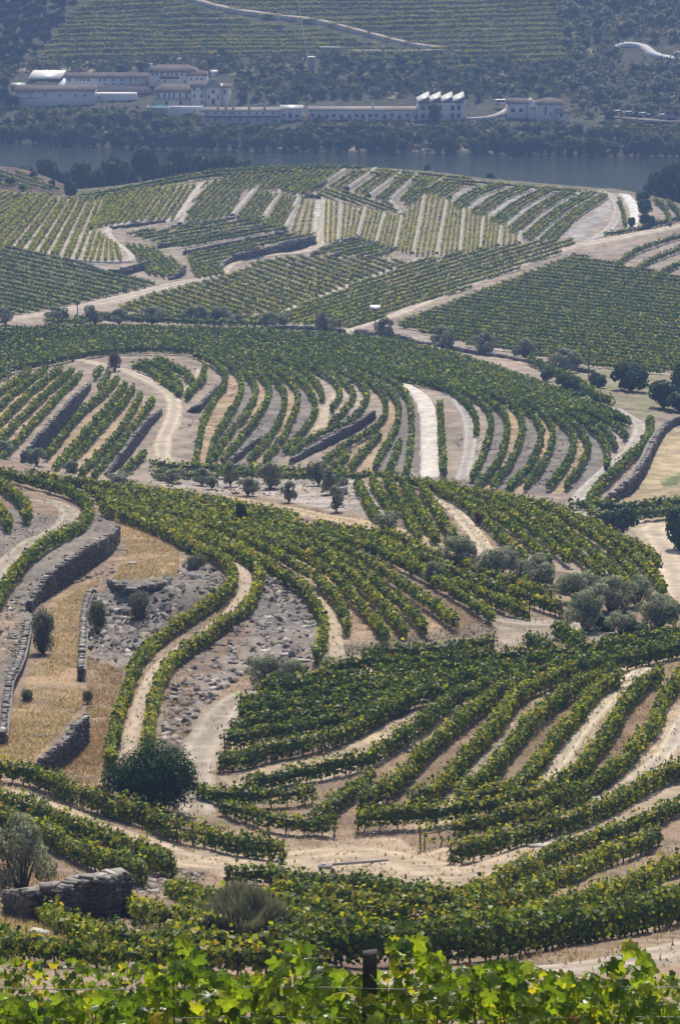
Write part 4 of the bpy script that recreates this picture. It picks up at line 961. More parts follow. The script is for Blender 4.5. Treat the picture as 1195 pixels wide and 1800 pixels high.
# loose schist on the banks
def rubble(label, lay, poly, n, smin, smax, seed, tilt=.35):
    n = int(n*(1.8 if seed in (1, 2) else 1.3))
    r = np.random.default_rng(seed); poly = np.asarray(poly, float); lo, hi = poly.min(0), poly.max(0)
    u = lo[0]+r.random(n*3)*(hi[0]-lo[0]); v = lo[1]+r.random(n*3)*(hi[1]-lo[1])
    k = inside(u, v, poly) & (vnoise(u*.06, v*.09, seed) > .2); u, v = u[k][:n], v[k][:n]; n = len(u)
    p = P(u, v, lay); sz = (.85 if seed in (1, 2) else .62)*smin*(smax/smin)**(r.random(n)**2.6)
    A = r.normal(size=(n, 3)); A[:, 2] *= tilt; A /= np.linalg.norm(A, axis=1)[:, None]
    up = np.stack([r.normal(size=n)*tilt, -.25+r.normal(size=n)*tilt, np.ones(n)], -1); Bv = np.cross(up, A); Bv /= np.linalg.norm(Bv, axis=1)[:, None]; Cv = np.cross(A, Bv)
    bx = BOXV[None]*.5*(1+.35*(r.random((n, 8, 3))-.5))*sz[:, None, None]*np.stack([np.ones(n), .45+.4*r.random(n), .12+.22*r.random(n)], -1)[:, None]
    V = p[:, None]+bx[..., :1]*A[:, None]+bx[..., 1:2]*Bv[:, None]+bx[..., 2:]*Cv[:, None]; V[..., 2] += .03
    Q = (BOXQ[None]+8*np.arange(n)[:, None, None]).reshape(-1, 4)
    c = np.array([(.25, .23, .21), (.16, .15, .14), (.33, .305, .28), (.48, .455, .43), (.30, .245, .20)])[r.choice(5, n, p=[.34, .28, .2, .06, .12])]
    o = link('rubble', mesh_np('rubble', V.reshape(-1, 3), Q, col=np.repeat(c, 8, 0), mat=M['stone']))
    tag(o, label, 'rubble', kind='stuff')
rubble('loose schist slabs in the rocky hollow', 'A', [(200,1026),(310,1018),(335,985),(392,1012),(400,1036),(340,1072),(262,1130),(222,1172),(165,1165),(152,1080)], 1500, .18, 1.3, 1, .5)
rubble('broken schist on the grey bank between vine rows', 'A', [(460,1010),(520,1040),(552,1080),(560,1120),(548,1160),(440,1178),(400,1205),(340,1262),(322,1330),(290,1320),(292,1230),(320,1185),(370,1142),(430,1095),(455,1050)], 1700, .12, 1.0, 2, .5)
rubble('grey stones along the top of the curved left wall', 'A', [(160,900),(210,928),(195,942),(125,984),(85,1015),(60,1050),(40,1130),(25,1180),(0,1280),(-20,1280),(0,1110),(25,1045),(65,995),(115,955),(155,920)], 1500, .2, .9, 3)
rubble('stones at the foot of the curved left wall', 'A', [(212,945),(230,965),(200,1010),(150,1020),(110,1030),(90,1060),(90,1040),(140,1010),(190,985)], 350, .12, .7, 4)
rubble('gravel on the slope below the long rows', 'A', [(565,1140),(690,1118),(860,1092),(875,1130),(800,1142),(640,1150),(560,1166)], 900, .1, .45, 5)
rubble('stones on the olive slope beside the dirt track', 'A', [(275,848),(640,846),(650,900),(560,893),(440,870),(300,858)], 500, .15, .7, 6)
rubble('stones beside the dark wall at lower left', 'A', [(225,1545),(250,1548),(300,1530),(345,1525),(360,1545),(330,1560),(290,1570),(250,1580)], 260, .12, .9, 7)
rubble('flat rubble heap in front of the dark wall', 'A', [(68,1606),(90,1592),(130,1600),(175,1625),(230,1645),(220,1655),(150,1640),(90,1620)], 350, .12, .6, 8)
rubble('gravel scattered over the gravel track', 'A', [(330,1440),(325,1340),(360,1270),(400,1225),(470,1195),(480,1215),(420,1240),(385,1290),(372,1350),(370,1440)], 700, .05, .2, 9)
rubble('gravel over the grey bank of the hillside road', 'A', [(0,930),(60,905),(90,900),(100,912),(60,940),(0,975)], 400, .1, .4, 10)
rubble('stones in the brown banks of the right terraces', 'A', [(800,1290),(900,1210),(1190,1180),(1190,1260),(1050,1390),(840,1380)], 700, .08, .35, 11)
rubble('crumbs of stone on the sandy clearing', 'A', [(330,1445),(560,1462),(760,1490),(900,1500),(800,1560),(560,1540),(330,1525)], 500, .05, .2, 12)
rubble('stone litter on the left hill banks', 'B', [(330,640),(400,660),(560,720),(520,800),(350,815),(330,760)], 900, .2, .6, 13)
rubble('stone litter on the right arched banks', 'B', [(780,690),(860,720),(1040,760),(1000,860),(820,850)], 900, .2, .6, 14)
# single big stones
def boulder(label, u, v, lay, L, W, H, rz):
    r = np.random.default_rng(int(u)); bv = slab_box(r, L, W, H, .22)
    ca, sa = cos(rz), sin(rz); bv = np.stack([bv[:, 0]*ca-bv[:, 1]*sa, bv[:, 0]*sa+bv[:, 1]*ca, bv[:, 2]+H*.3], -1)
    o = link('boulder', mesh_np('boulder', bv, BOXQ, col=np.tile((.46, .44, .41), (8, 1)), mat=M['stone']), None, P(u, v, lay)); tag(o, label, 'stone')
boulder('large pale block of stone above the small olive at the bank foot', 502, 1156, 'A', .9, .5, .35, .2)
boulder('long flat stone lying beside the pale block at the bank foot', 530, 1163, 'A', 1.4, .5, .2, -.3)
boulder('flat white stone on the dry grass knoll', 232, 992, 'A', .7, .4, .2, .3)
boulder('pale slab lying among vines right of the clearing', 952, 1492, 'A', 1.2, .7, .25, .2)
boulder('pale boulder under the olive trees by the dirt track', 601, 870, 'A', .9, .7, 1.0, .5)
boulder('rounded grey stone on the dry grass at the bottom left', 70, 1648, 'A', .9, .5, .4, -.5)
# the kerb beam on the clearing
e = empty('concrete_beam', P(566, 1527, 'A')); tag(e, 'long thin concrete beam lying on the sandy clearing', 'beam')
p1 = P(682, 1517, 'A')-P(566, 1527, 'A'); d = p1/np.linalg.norm(p1); nn = np.cross(d, [0, 0, 1]); 
v = []
for a in (0, 1):
    for c, h in ((-.07, 0), (.07, 0), (.07, .12), (-.07, .12)): v.append(p1*a+nn*c+np.array([0, 0, .12+h]))
link('beam', mesh_np('beam', v, [[0, 1, 2, 3], [7, 6, 5, 4], [0, 4, 5, 1], [1, 5, 6, 2], [2, 6, 7, 3], [3, 7, 4, 0]], mat=M['grey_wall']), e)
link('end_slab', MB().box(-.2, .55, -.3, .3, .1, .2).mesh('end_slab', M['grey_wall']), e)

_r2 = [(0,1400),(560,1480),(1195,1420),(1195,1180),(900,1180),(700,1230),(560,1180),(860,1090),(560,1010),(300,900),(0,850)]
rubble('pebbles strewn over the near vineyard soil', 'A', [(-20,1700),(1210,1700),(1210,1130),(880,1090),(700,860),(300,850),(-20,840)], 3200, .05, .22, 31)

rubble('small stones scattered over the dry grass', 'A', [(190,905),(316,974),(300,1015),(160,1050),(140,1180),(150,1240),(60,1335),(-20,1330),(40,1200),(90,1100),(180,1000)], 450, .08, .6, 32)

# ------------------------------------------------------------------ trees and shrubs
PAL = dict(olive=[(.31, .335, .245), (.24, .265, .185), (.40, .42, .33), (.17, .195, .125)],
           dark=[(.022, .06, .010), (.035, .085, .014), (.055, .12, .018), (.016, .04, .008)],
           wood=[(.035, .06, .025), (.05, .085, .03), (.07, .105, .04), (.03, .045, .022)],
           light=[(.09, .13, .04), (.12, .16, .05), (.07, .10, .03), (.15, .18, .07)],
           broom=[(.22, .225, .17), (.15, .16, .115), (.28, .285, .225), (.11, .115, .08)],
           red=[(.16, .09, .07), (.12, .07, .05), (.09, .07, .045), (.2, .12, .09)])
def tree_template(pal, n, lsz, lo, seed, clumps=26, upp=.68, spread=.4, core=.5):
    r = np.random.default_rng(seed)
    hz = (1-lo)/2; zc = lo+hz
    cd = r.normal(size=(clumps, 3)); cd /= np.linalg.norm(cd, axis=1)[:, None]; cd[:, 2] = np.abs(cd[:, 2])*np.where(r.random(clumps) < upp, 1, -1)
    cr = .45+spread*r.random(clumps)
    cc = cd*cr[:, None]; crad = .24+.20*r.random(clumps)
    k = r.choice(clumps, n, p=crad**2/(crad**2).sum())
    d = r.normal(size=(n, 3)); d /= np.linalg.norm(d, axis=1)[:, None]
    off = d*(crad[k]*(.5+.55*r.random(n)**.5))[:, None]
    p = cc[k]+off
    nrm = d*.8+p*.5+r.normal(size=(n, 3))*.5+[0, 0, .3]
    pos = p*[1, 1, hz]+[0, 0, zc]
    sh = .8+.5*r.random(clumps)[k]
    c = np.array(PAL[pal])[r.choice(4, n, p=[.35, .3, .2, .15])]*sh[:, None]
    nrm[:, 2] /= max(hz, .3)
    # cubes in the unit frame are stretched by the thing's scale: keep leaves small
    V, Q, K = leaf_quads(pos, nrm, lsz*(.6+.8*r.random(n)), c, r, .7)
    if core:
        th = np.linspace(0, 2*pi, 11)[:-1]; fi = np.linspace(-pi/2, pi/2, 8)
        a, b = np.meshgrid(fi, th, indexing='ij')
        rr = core*(1+.5*(r.random(a.shape)-.5))
        cv = np.stack([rr*np.cos(a)*np.cos(b), rr*np.cos(a)*np.sin(b), zc+rr*hz*np.sin(a)], -1).reshape(-1, 3)
        i = np.arange(7)[:, None]*10; j = np.arange(10)[None]
        cq = np.stack([i+j, i+(j+1) % 10, i+10+(j+1) % 10, i+10+j], -1).reshape(-1, 4)
        K = np.concatenate([K, np.tile(np.array(PAL[pal][1])[None], (len(cv), 1))]); Q = np.concatenate([Q, cq+len(V)]); V = np.concatenate([V, cv])
    crown = mesh_np('crown', V, Q, col=K, mat=M['tree_leaf'])
    mb = MB()
    top = zc
    mb.tube([(0, 0, -.08), (.03, .01, lo*.5), (.0, .04, lo), (.03, 0, top)], [.13, .10, .085, .03], 7)
    for q in range(5):
        a = q*2*pi/5+r.random(); e_ = .45+.2*r.random()
        mb.tube([(0, 0, lo*.55), (cos(a)*.2, sin(a)*.2, lo+.06), (cos(a)*e_, sin(a)*e_, top+.1*r.normal())], [.075, .05, .018], 5)
    return crown, mb.mesh('trunk', M['bark'])
TPL = {}
TPL['olive'] = [tree_template('olive', 5200, .105, .06, s, 26, .6, .6, .2) for s in (1, 2, 3)]
TPL['oliveB'] = [tree_template('olive', 2000, .17, .12, s, 18, .6, .58, .2) for s in (4, 5, 6)]
TPL['round'] = [tree_template('dark', 14000, .062, .0, s, 90, .52, .45, .62) for s in (7,)]
TPL['dark'] = [tree_template('dark', 1600, .2, .06, s, 34) for s in (8, 9)]
TPL['broom'] = [tree_template('broom', 3000, .11, 0.0, s, 40) for s in (10, 11)]
TPL['wood'] = [tree_template('wood', 420, .36, .08, s, 22) for s in (12, 13, 14)]
TPL['light'] = [tree_template('light', 420, .34, .08, s, 22) for s in (15, 16)]
TPL['farolive'] = [tree_template('olive', 260, .42, .12, s, 16) for s in (17, 18)]
TPL['red'] = [tree_template('red', 700, .2, .02, s, 24) for s in (19,)]
def broom_template(seed, n=11000):
    r = np.random.default_rng(seed)
    a = r.random(n)*2*pi; rr = r.random(n)**.5*.75; x, y = rr*np.cos(a), rr*np.sin(a)
    top = (.5+.5*r.random(n))*(1-.45*rr**2)*(.62+.75*vnoise(x*3.1, y*3.1, 2)); z0 = top*(.15+.6*r.random(n)); lean = .35*rr+.1*r.normal(size=n)
    p0 = np.stack([x, y, z0], -1); p1 = np.stack([x+np.cos(a)*lean*.6, y+np.sin(a)*lean*.6, top+.04*r.random(n)], -1)
    w = np.stack([r.normal(size=n), r.normal(size=n), 0*x], -1); w *= .014/np.linalg.norm(w, axis=1)[:, None]
    V = np.stack([p0-w, p0+w, p1], 1).reshape(-1, 3)
    c = np.array(PAL['broom'])[r.choice(4, n)]*(.8+.5*r.random((n, 1)))
    crown = mesh_np('crown', V, None, np.arange(n*3).reshape(n, 3), col=np.repeat(c, 3, 0), mat=M['tree_leaf'])
    mb = MB()
    for k in range(14):
        b = r.random()*6.28; mb.tube([(0, 0, -.05), (cos(b)*.25, sin(b)*.25, .3), (cos(b)*.6, sin(b)*.6, .6)], [.02, .015, .006], 4)
    return crown, mb.mesh('stems', M['bark'])
TPL['twig'] = [broom_template(41)]
_tc = [0]
def tree(kind, u, v, rx, ry, lay, label, group=None, base=None, name='olive_tree', cat='tree'):
    vb = base if base is not None else v+ry*1.12
    o = P(u, vb, lay); s = float(T(u, vb, lay))/F
    _tc[0] += 1; r = np.random.default_rng(_tc[0]+900)
    cr, tr = TPL[kind][_tc[0] % len(TPL[kind])]
    e = empty(name, o); tag(e, label, cat, group)
    e.scale = (rx*s, rx*s*(.9+.2*r.random()), (vb-v+ry)*s/CP); e.rotation_euler = (0, 0, r.random()*6.28)
    link('crown', cr, e)
    link('stems' if kind == 'twig' else 'trunk', tr, e)
    return e
# foreground and middle
tree('olive', 38, 1492, 50, 46, 'A', 'grey green olive tree beside the dark dry stone wall at lower left', base=1572)
tree('twig', 430, 1608, 86, 42, 'A', 'wide grey broom shrub among the vines near the bottom', base=1645, name='broom_shrub', cat='shrub')
tree('round', 266, 1372, 80, 64, 'A', 'round dense dark green tree between the vine rows at left', base=1432, name='round_tree')
tree('olive', 466, 1180, 32, 24, 'A', 'small olive tree at the foot of the schist bank, left of a pair', base=1208)
tree('olive', 507, 1180, 26, 22, 'A', 'small olive tree at the foot of the schist bank, right of a pair', base=1206)
for u, v, rx, ry, l in [(76, 1108, 24, 42, 'tall dark shrub on the dry grass strip at left'), (172, 1085, 17, 34, 'dark shrub against the low wall right of the dry grass strip'), (246, 1066, 24, 28, 'dark round shrub in the middle of the rocky hollow'),
                        (345, 990, 18, 16, 'grey shrub on the rocks beside the flanking vine rows'), (335, 965, 14, 11, 'small grey shrub at the edge of the dry knoll'), (155, 1225, 10, 14, 'small dry shrub at the lower end of the grass strip'), (48, 1222, 12, 12, 'pale tuft on the dry grass above the broken wall')]:
    tree('broom', u, v, rx, ry, 'A', l, name='shrub', cat='shrub', base=v+ry*.92)
tree('dark', 425, 908, 11, 24, 'A', 'small dark pointed bush among the vines by the ochre track', name='bush', cat='bush')
for u, v, rx, ry, b, l in [(355, 838, 16, 13, None, 'leftmost olive on the slope above the dirt track'), (405, 832, 15, 18, 855, 'olive with bare forked trunk left of the leaning olive'), (436, 852, 18, 12, 872, 'low open olive nearest the dirt track bend'),
                           (476, 830, 22, 18, 858, 'leaning double-trunk olive on the bare slope'), (508, 860, 14, 12, 884, 'small neat olive standing alone beside the dirt track'), (560, 828, 18, 18, 853, 'olive at the right end of the low hedge'),
                           (585, 842, 20, 18, 868, 'olive behind the pale boulder'), (591, 874, 16, 18, 900, 'olive with dark shadow right of the dirt track'), (686, 916, 24, 16, 936, 'small olive at the foot of the five short rows'),
                           (300, 836, 22, 11, None, 'low grey olive at the left end of the hedge'), (372, 848, 12, 10, None, 'small olive bush at the track edge')]:
    tree('oliveB', u, v, rx, ry, 'A', l, base=b)
for u, v, rx, ry, l in [(807, 971, 33, 25, 'leftmost big grey olive in the line under the fanning rows'), (873, 987, 34, 25, 'second big grey olive in the line under the fanning rows'), (944, 1003, 36, 28, 'third big grey olive, with its trunk showing'),
                        (762, 1008, 18, 18, 'small round olive among the long vine rows'), (1012, 1028, 34, 24, 'olive right of the third big one in the line'), (1072, 1040, 40, 28, 'wide olive behind the front olive of the clump'), (1029, 1073, 34, 30, 'front round olive of the clump at right'),
                        (1092, 1094, 25, 18, 'low olive right of the front round one'), (1160, 1070, 40, 26, 'olive at the right edge of the clump'), (1120, 1040, 30, 22, 'olive at the back right of the clump')]:
    tree('olive', u, v, rx, ry, 'A', l, base=v+ry*1.25)
tree('dark', 1110, 1105, 28, 11, 'A', 'dark green bush below the olive clump', name='bush', cat='bush')
tree('dark', 1065, 1098, 18, 12, 'A', 'small green bush between the low olives', name='bush', cat='bush')
tree('red', 840, 912, 9, 13, 'A', 'small reddish bush beside the sandy track', name='bush', cat='bush')
for u, v, rx, ry, l in [(1086, 914, 30, 24, 'dark green tree at the end of the sandy turning ground'), (1192, 928, 26, 36, 'dark green tree at the right edge over the sandy ground'), (1108, 662, 34, 22, 'large dark green tree at the right of the valley wall'), (1165, 692, 26, 22, 'dark green tree in front of the large one at right'), (1200, 665, 26, 24, 'dark tree at the right edge beside the valley wall'), (1195, 705, 28, 16, 'lighter low tree at the right edge below the dark ones'), (1050, 668, 18, 12, 'bush at the left foot of the large dark tree')]:
    tree('dark', u, v, rx, ry, 'B', l, name='dark_tree')
tree('red', 202, 635, 12, 16, 'B', 'lone dark bush beside the winding dirt road', name='bush', cat='bush')
for u, v, rx, ry, l in [(65, 803, 16, 15, 'small olive at the foot of the left steep rows'), (125, 820, 14, 11, 'small olive at the foot of the road bend rows'), (8, 790, 18, 14, 'olive at the left edge under the steep rows'), (215, 840, 22, 9, 'low olive under the wall of the road bend rows'), (232, 855, 10, 6, 'tiny olive bush on the white capped wall')]:
    tree('oliveB', u, v, rx, ry, 'B', l)
line = [(10, 558, 14, 12), (102, 555, 17, 12), (168, 555, 18, 13), (210, 558, 18, 11), (268, 556, 17, 13), (334, 555, 12, 11), (354, 556, 15, 13), (387, 555, 13, 12), (415, 563, 12, 8), (472, 565, 16, 11), (500, 563, 13, 9), (573, 568, 17, 15), (675, 580, 17, 15), (777, 595, 18, 17), (854, 606, 18, 15), (921, 615, 18, 15), (995, 634, 22, 16)]
for i, (u, v, rx, ry) in enumerate(line):
    tree('oliveB', u, v-2, rx*1.12, ry*1.15, 'B', '%s from the left in the line of olives along the valley wall' % ordw(i), 'line of roadside olives')
for i, (u, v, rx, ry) in enumerate([(730, 652, 8, 6), (640, 600, 9, 5), (1000, 672, 22, 12), (960, 660, 14, 9), (1030, 700, 22, 12), (985, 695, 14, 9)]):
    tree('dark', u, v, rx, ry, 'B', '%s from the left of the loose bushes beside the right hand terraces' % ordw(sorted([730, 640, 1000, 960, 1030, 985]).index(u)), 'loose bushes by the terraces', name='bush', cat='bush')
tree('dark', 125, 331, 13, 14, 'B', 'round dark tree on the left crest of the hill', name='round_tree')
tree('dark', 1109, 391, 8, 9, 'B', 'small round bush at the foot of the bright cobbled track', name='bush', cat='bush')
for i, (u, v, rx, ry) in enumerate([(1128, 345, 12, 10), (1132, 365, 14, 14), (1138, 388, 15, 13)]):
    tree('dark', u, v, rx, ry, 'B', '%s from the top of the bushes right of the bright cobbled track' % ordw(i), 'bushes by the bright track', name='bush', cat='bush')
# near bank of the river, behind the hill
nb = [(15, 298, 15), (50, 300, 15), (85, 290, 20), (112, 306, 18), (140, 296, 20), (170, 308, 20), (200, 285, 26), (228, 300, 26), (255, 272, 26), (285, 290, 26), (310, 272, 22), (335, 285, 24), (365, 280, 22), (395, 282, 20), (425, 290, 17), (452, 292, 14), (30, 310, 14), (70, 318, 12), (480, 296, 9)]
for i, (u, v, rr) in enumerate(nb):
    c2v = float(np.interp(u, *C2)); tt = float(T(u, c2v, 'B'))+25+ (i % 4)*14
    o = at(u, v+rr*1.2, tt); e = empty('riverside_tree', o); s = tt/F
    tag(e, 'dark hazy tree on the near river bank behind the left of the hill', 'tree', 'dark trees on the near bank')
    cr, tr = TPL['wood'][i % 3]; e.scale = (rr*s, rr*s, rr*2.5*s); e.rotation_euler = (0, 0, i*1.3)
    e.location.z -= rr*.75*s
    link('crown', cr, e); link('trunk', tr, e)
for i, (u, v, rr) in enumerate([(1165, 318, 24), (1190, 330, 22), (1140, 332, 12), (1215, 320, 26), (860, 312, 7), (750, 296, 6), (1180, 300, 14)]):
    c2v = float(np.interp(u, *C2)); tt = float(T(u, c2v, 'B'))+20+(i % 3)*12
    o = at(u, v+rr*1.2, tt); e = empty('riverside_tree', o); s = tt/F
    tag(e, 'dark hazy tree on the near river bank behind the right of the hill', 'tree', 'dark trees at the right bank')
    cr, tr = TPL['wood'][i % 3]; e.scale = (rr*s*1.1, rr*s*1.1, rr*3.2*s); e.location.z -= rr*.8*s
    link('crown', cr, e); link('trunk', tr, e)
# far bank
r_t = np.random.default_rng(77)
BLD = [(25, 130, 410, 190), (355, 183, 535, 214), (540, 172, 822, 212), (885, 168, 1002, 214), (536, 95, 560, 128), (1095, 72, 1200, 100)]
def clear(u, v, rr):
    for a, b, c, d in BLD:
        if a-rr < u < c+rr and b-rr*.6 < v < d+rr*1.2: return False
    return True
u = -10.0
while u < 1220:                                    # willows along the water
    rr = 9+8*r_t.random(); c3v = float(np.interp(u, *C3)); k = 'light' if r_t.random() < .6 else 'wood'
    if not (540 < u < 830 and r_t.random() < .35):
        tree(k, u, c3v-rr*(.9+.3*r_t.random()), rr, rr, 'C', 'hazy tree at the water edge of the far bank' if k == 'wood' else 'pale hazy tree at the water edge of the far bank', 'trees at the far water edge', base=c3v+1, name='bank_tree')
    u += 11+12*r_t.random()
def scatter(n, poly, kinds, rmin, rmax, label, group, name, gap=.8):
    done = []
    poly = np.array(poly, float); lo, hi = poly.min(0), poly.max(0); tries = 0
    while len(done) < n and tries < n*40:
        tries += 1
        u, v = lo+r_t.random(2)*(hi-lo); rr = rmin+(rmax-rmin)*r_t.random()
        if not inside(np.array([u]), np.array([v]), poly)[0] or not clear(u, v, rr): continue
        if any((u-a)**2+((v-b)*1.6)**2 < (gap*(rr+c))**2 for a, b, c in done): continue
        done.append((u, v, rr)); tree(kinds[r_t.integers(len(kinds))], u, v, rr, rr*.85, 'C', label, group, name=name)
scatter(85, [(-20, 190), (30, 192), (170, 182), (250, 172), (262, 205), (355, 215), (540, 220), (820, 222), (1000, 220), (1200, 240), (1200, 262), (800, 250), (440, 245), (-20, 235)], ['wood', 'light', 'light'], 9, 15, 'hazy tree in the gardens between the white buildings and the river', 'garden trees below the buildings', 'garden_tree', .7)
scatter(95, [(965, -10), (1200, -10), (1200, 205), (1010, 200), (1000, 120), (985, 60)], ['farolive', 'wood', 'farolive'], 7, 12, 'hazy olive tree in the grove on the far right hillside', 'far olive grove', 'grove_tree', .72)
scatter(135, [(400, 135), (560, 100), (800, 100), (1000, 115), (1010, 170), (830, 168), (560, 175), (410, 180)], ['wood', 'farolive', 'light', 'wood'], 6, 10, 'hazy orchard tree above the long white buildings', 'orchard above the buildings', 'orchard_tree', .75)
scatter(50, [(-20, -10), (135, -10), (100, 40), (60, 90), (30, 112), (-20, 112)], ['wood'], 8, 13, 'hazy dark tree in the wood at the top left', 'wood at the top left', 'wood_tree', .6)
for u, v, rr in [(290, 102, 8), (215, 122, 9), (248, 118, 8), (20, 175, 12), (8, 165, 12), (390, 92, 7), (372, 108, 8), (8, 145, 10)]:
    tree('wood', u, v, rr, rr, 'C', 'hazy garden tree beside the upper white buildings', 'trees by the upper buildings', name='garden_tree')
for u, l in ((910, 'wide pale tree behind the left white house'), (963, 'pale rounded tree behind the right white house')): tree('light', u, 168, 20 if u == 910 else 15, 9, 'C', l, name='garden_tree')
tree('light', 765, 200, 12, 16, 'C', 'yellowish tree in front of the sawtooth roofed building', base=222, name='garden_tree')
# dry tufts on the grass patches
def tufts(label, poly, n, seed, cols, h=.35):
    h *= .5; n = int(n*1.6)
    r = np.random.default_rng(seed); poly = np.array(poly, float); lo, hi = poly.min(0), poly.max(0)
    u = lo[0]+r.random(n*3)*(hi[0]-lo[0]); v = lo[1]+r.random(n*3)*(hi[1]-lo[1]); k = inside(u, v, poly) & (vnoise(u*.08, v*.12, seed) > .12); u, v = u[k][:n], v[k][:n]; n = len(u)
    p = P(u, v, 'A'); hh = h*(.4+r.random(n)); a = r.normal(size=(n, 3))*.28; a[:, 2] = 0; b = np.stack([r.normal(size=n), r.normal(size=n)*.3, 0*u], -1); b /= np.linalg.norm(b, axis=1)[:, None]
    w = .02+.025*r.random(n)
    V = np.stack([p-b*w[:, None], p+b*w[:, None], p+a*hh[:, None]+np.array([0, 0, 1.])*hh[:, None]], 1)
    c = np.array(cols)[r.integers(len(cols), size=n)]*(.8+.4*r.random((n, 1)))
    o = link('dry_grass', mesh_np('dry_grass', V.reshape(-1, 3), None, np.arange(n*3).reshape(n, 3), col=np.repeat(c, 3, 0), mat=M['tree_leaf'])); tag(o, label, 'grass', kind='stuff')
GR = [(.58, .47, .32), (.52, .41, .27), (.64, .54, .39), (.44, .34, .23)]; RD = [(.34, .2, .13), (.4, .29, .2), (.28, .18, .125), (.45, .37, .26)]
tufts('dry golden grass on the knoll at left', [(190,895),(254,920),(290,942),(316,974),(314,1011),(268,1026),(200,1019),(225,964)], 4000, 1, GR+RD)
tufts('dry golden grass strip at left', [(180,1012),(150,1060),(138,1110),(146,1180),(150,1240),(120,1270),(60,1335),(-30,1335),(-30,1290),(30,1250),(45,1190),(90,1150),(88,1070)], 7000, 2, GR+GR+RD)
tufts('rusty dry weeds beside the dry grass strip', [(146,1150),(218,1180),(198,1250),(190,1340),(200,1400),(130,1380),(90,1340),(150,1290),(152,1230)], 4500, 3, RD)
tufts('reddish weeds on the schist bank', [(450,1010),(470,1060),(430,1110),(360,1150),(330,1250),(320,1330),(285,1320),(290,1230),(310,1180),(360,1140),(420,1095)], 3000, 4, RD)
tufts('dry weeds in the bottom left corner', [(-20,1590),(60,1600),(130,1640),(230,1668),(200,1685),(60,1675),(-20,1665)], 4500, 5, GR+RD, .5)
tufts('brown weeds on the right hand terrace banks', [(800,1330),(880,1250),(1000,1190),(1190,1170),(1190,1240),(1100,1340),(980,1400),(840,1400)], 5000, 6, RD+GR, .25)
tufts('dry weeds around the small olive at lower left', [(-20,1520),(60,1520),(120,1545),(60,1575),(-20,1590)], 900, 7, RD, .4)
tufts('rusty weeds between the long vine rows', [(560,1090),(700,1060),(860,1060),(860,1110),(700,1140),(580,1150)], 2500, 8, RD, .3)

tufts('sparse dry weeds between the near vine rows', [(-20,1690),(1210,1690),(1210,1130),(880,1090),(700,860),(300,850),(-20,840)], 14000, 9, RD+GR, .4)

# scrub between the far trees
def scrub(label, poly, n, seed, size, cols):
    r = np.random.default_rng(seed); poly = np.array(poly, float); lo, hi = poly.min(0), poly.max(0)
    u = lo[0]+r.random(n*3)*(hi[0]-lo[0]); v = lo[1]+r.random(n*3)*(hi[1]-lo[1])
    k = inside(u, v, poly) & (fbm(u*.05, v*.12, seed, 2) > .42)
    for a, b, c, d in BLD: k &= ~((u > a-2) & (u < c+2) & (v > b) & (v < d+6))
    u, v = u[k][:n], v[k][:n]; n = len(u)
    p = P(u, v, 'C', .4); p[:, 2] += r.random(n)*1.0; p += r.normal(size=(n, 3))*.5
    nrm = r.normal(size=(n, 3))+[0, -.3, .8]
    base = np.array(cols)[(vnoise(u*.09, v*.15, seed+3)*len(cols)*.999).astype(int)]*(.7+.6*r.random((n, 1)))
    V, Q, K = leaf_quads(p, nrm, size*(.5+r.random(n)), base, r, .8)
    tag(link('scrub', mesh_np('scrub', V, Q, col=K, mat=M['tree_leaf'])), label, 'scrub', kind='stuff')
SC = [(.05, .075, .022), (.09, .11, .035), (.14, .15, .045), (.07, .08, .04), (.24, .21, .09)]
scrub('hazy scrub on the slope above the white buildings', [(400, 112), (560, 96), (800, 98), (1000, 112), (1010, 190), (830, 172), (540, 182), (405, 186)], 7000, 1, 1.3, SC)
scrub('hazy scrub of the far right hillside', [(960, -20), (1230, -20), (1230, 215), (1005, 205), (1000, 110)], 6000, 2, 1.3, SC)
scrub('hazy garden scrub along the far bank', [(-20, 170), (60, 190), (260, 180), (540, 216), (820, 216), (1230, 225), (1230, 272), (600, 264), (250, 258), (-20, 244)], 9000, 3, 1.4, SC)
scrub('hazy scrub around the upper buildings', [(-20, 112), (250, 104), (420, 104), (410, 150), (370, 160), (250, 130), (20, 150), (-20, 175)], 4000, 4, 1.2, SC)

for i, (u, v, rx, ry) in enumerate([(18, 318, 9, 7), (60, 308, 8, 6), (92, 322, 7, 6), (40, 330, 7, 5)]):
    tree('dark', u, v, rx, ry, 'B', '%s of the small bushes on the brown slope at the far left' % ordw(i), 'bushes on the brown slope', name='bush', cat='bush')

# weeds down the middle and along the edges of the near tracks
_p, _r3 = [], np.random.default_rng(88)
for V, nm in VERGE:
    A, n = V.shape[:2]
    for a, k in ((0, .5), (1, .35), (A//2, .45), (A-2, .35), (A-1, .5)):
        m = _r3.random(n*3) < k*.5; i = np.repeat(np.arange(n), 3)[m]
        _p.append(V[a, i]+_r3.normal(size=(m.sum(), 3))*[.35, .35, 0]+[0, 0, .02])
_p = np.concatenate(_p); n = len(_p); hh = .08+.18*_r3.random(n); b = _r3.normal(size=(n, 3)); b[:, 2] = 0; b *= (.05+.05*_r3.random((n, 1)))/(np.linalg.norm(b, axis=1)[:, None]+1e-9)
V = np.stack([_p-b, _p+b, _p+np.stack([_r3.normal(size=n)*.06, _r3.normal(size=n)*.06, hh], -1)], 1).reshape(-1, 3)
_c = np.array(RD+GR+[(.16, .17, .07)])[_r3.integers(9, size=n)]*.9
tag(link('dry_grass', mesh_np('dry_grass', V, None, np.arange(n*3).reshape(n, 3), col=np.repeat(_c, 3, 0), mat=M['tree_leaf'])), 'dry weeds along the near farm tracks', 'grass', kind='stuff')

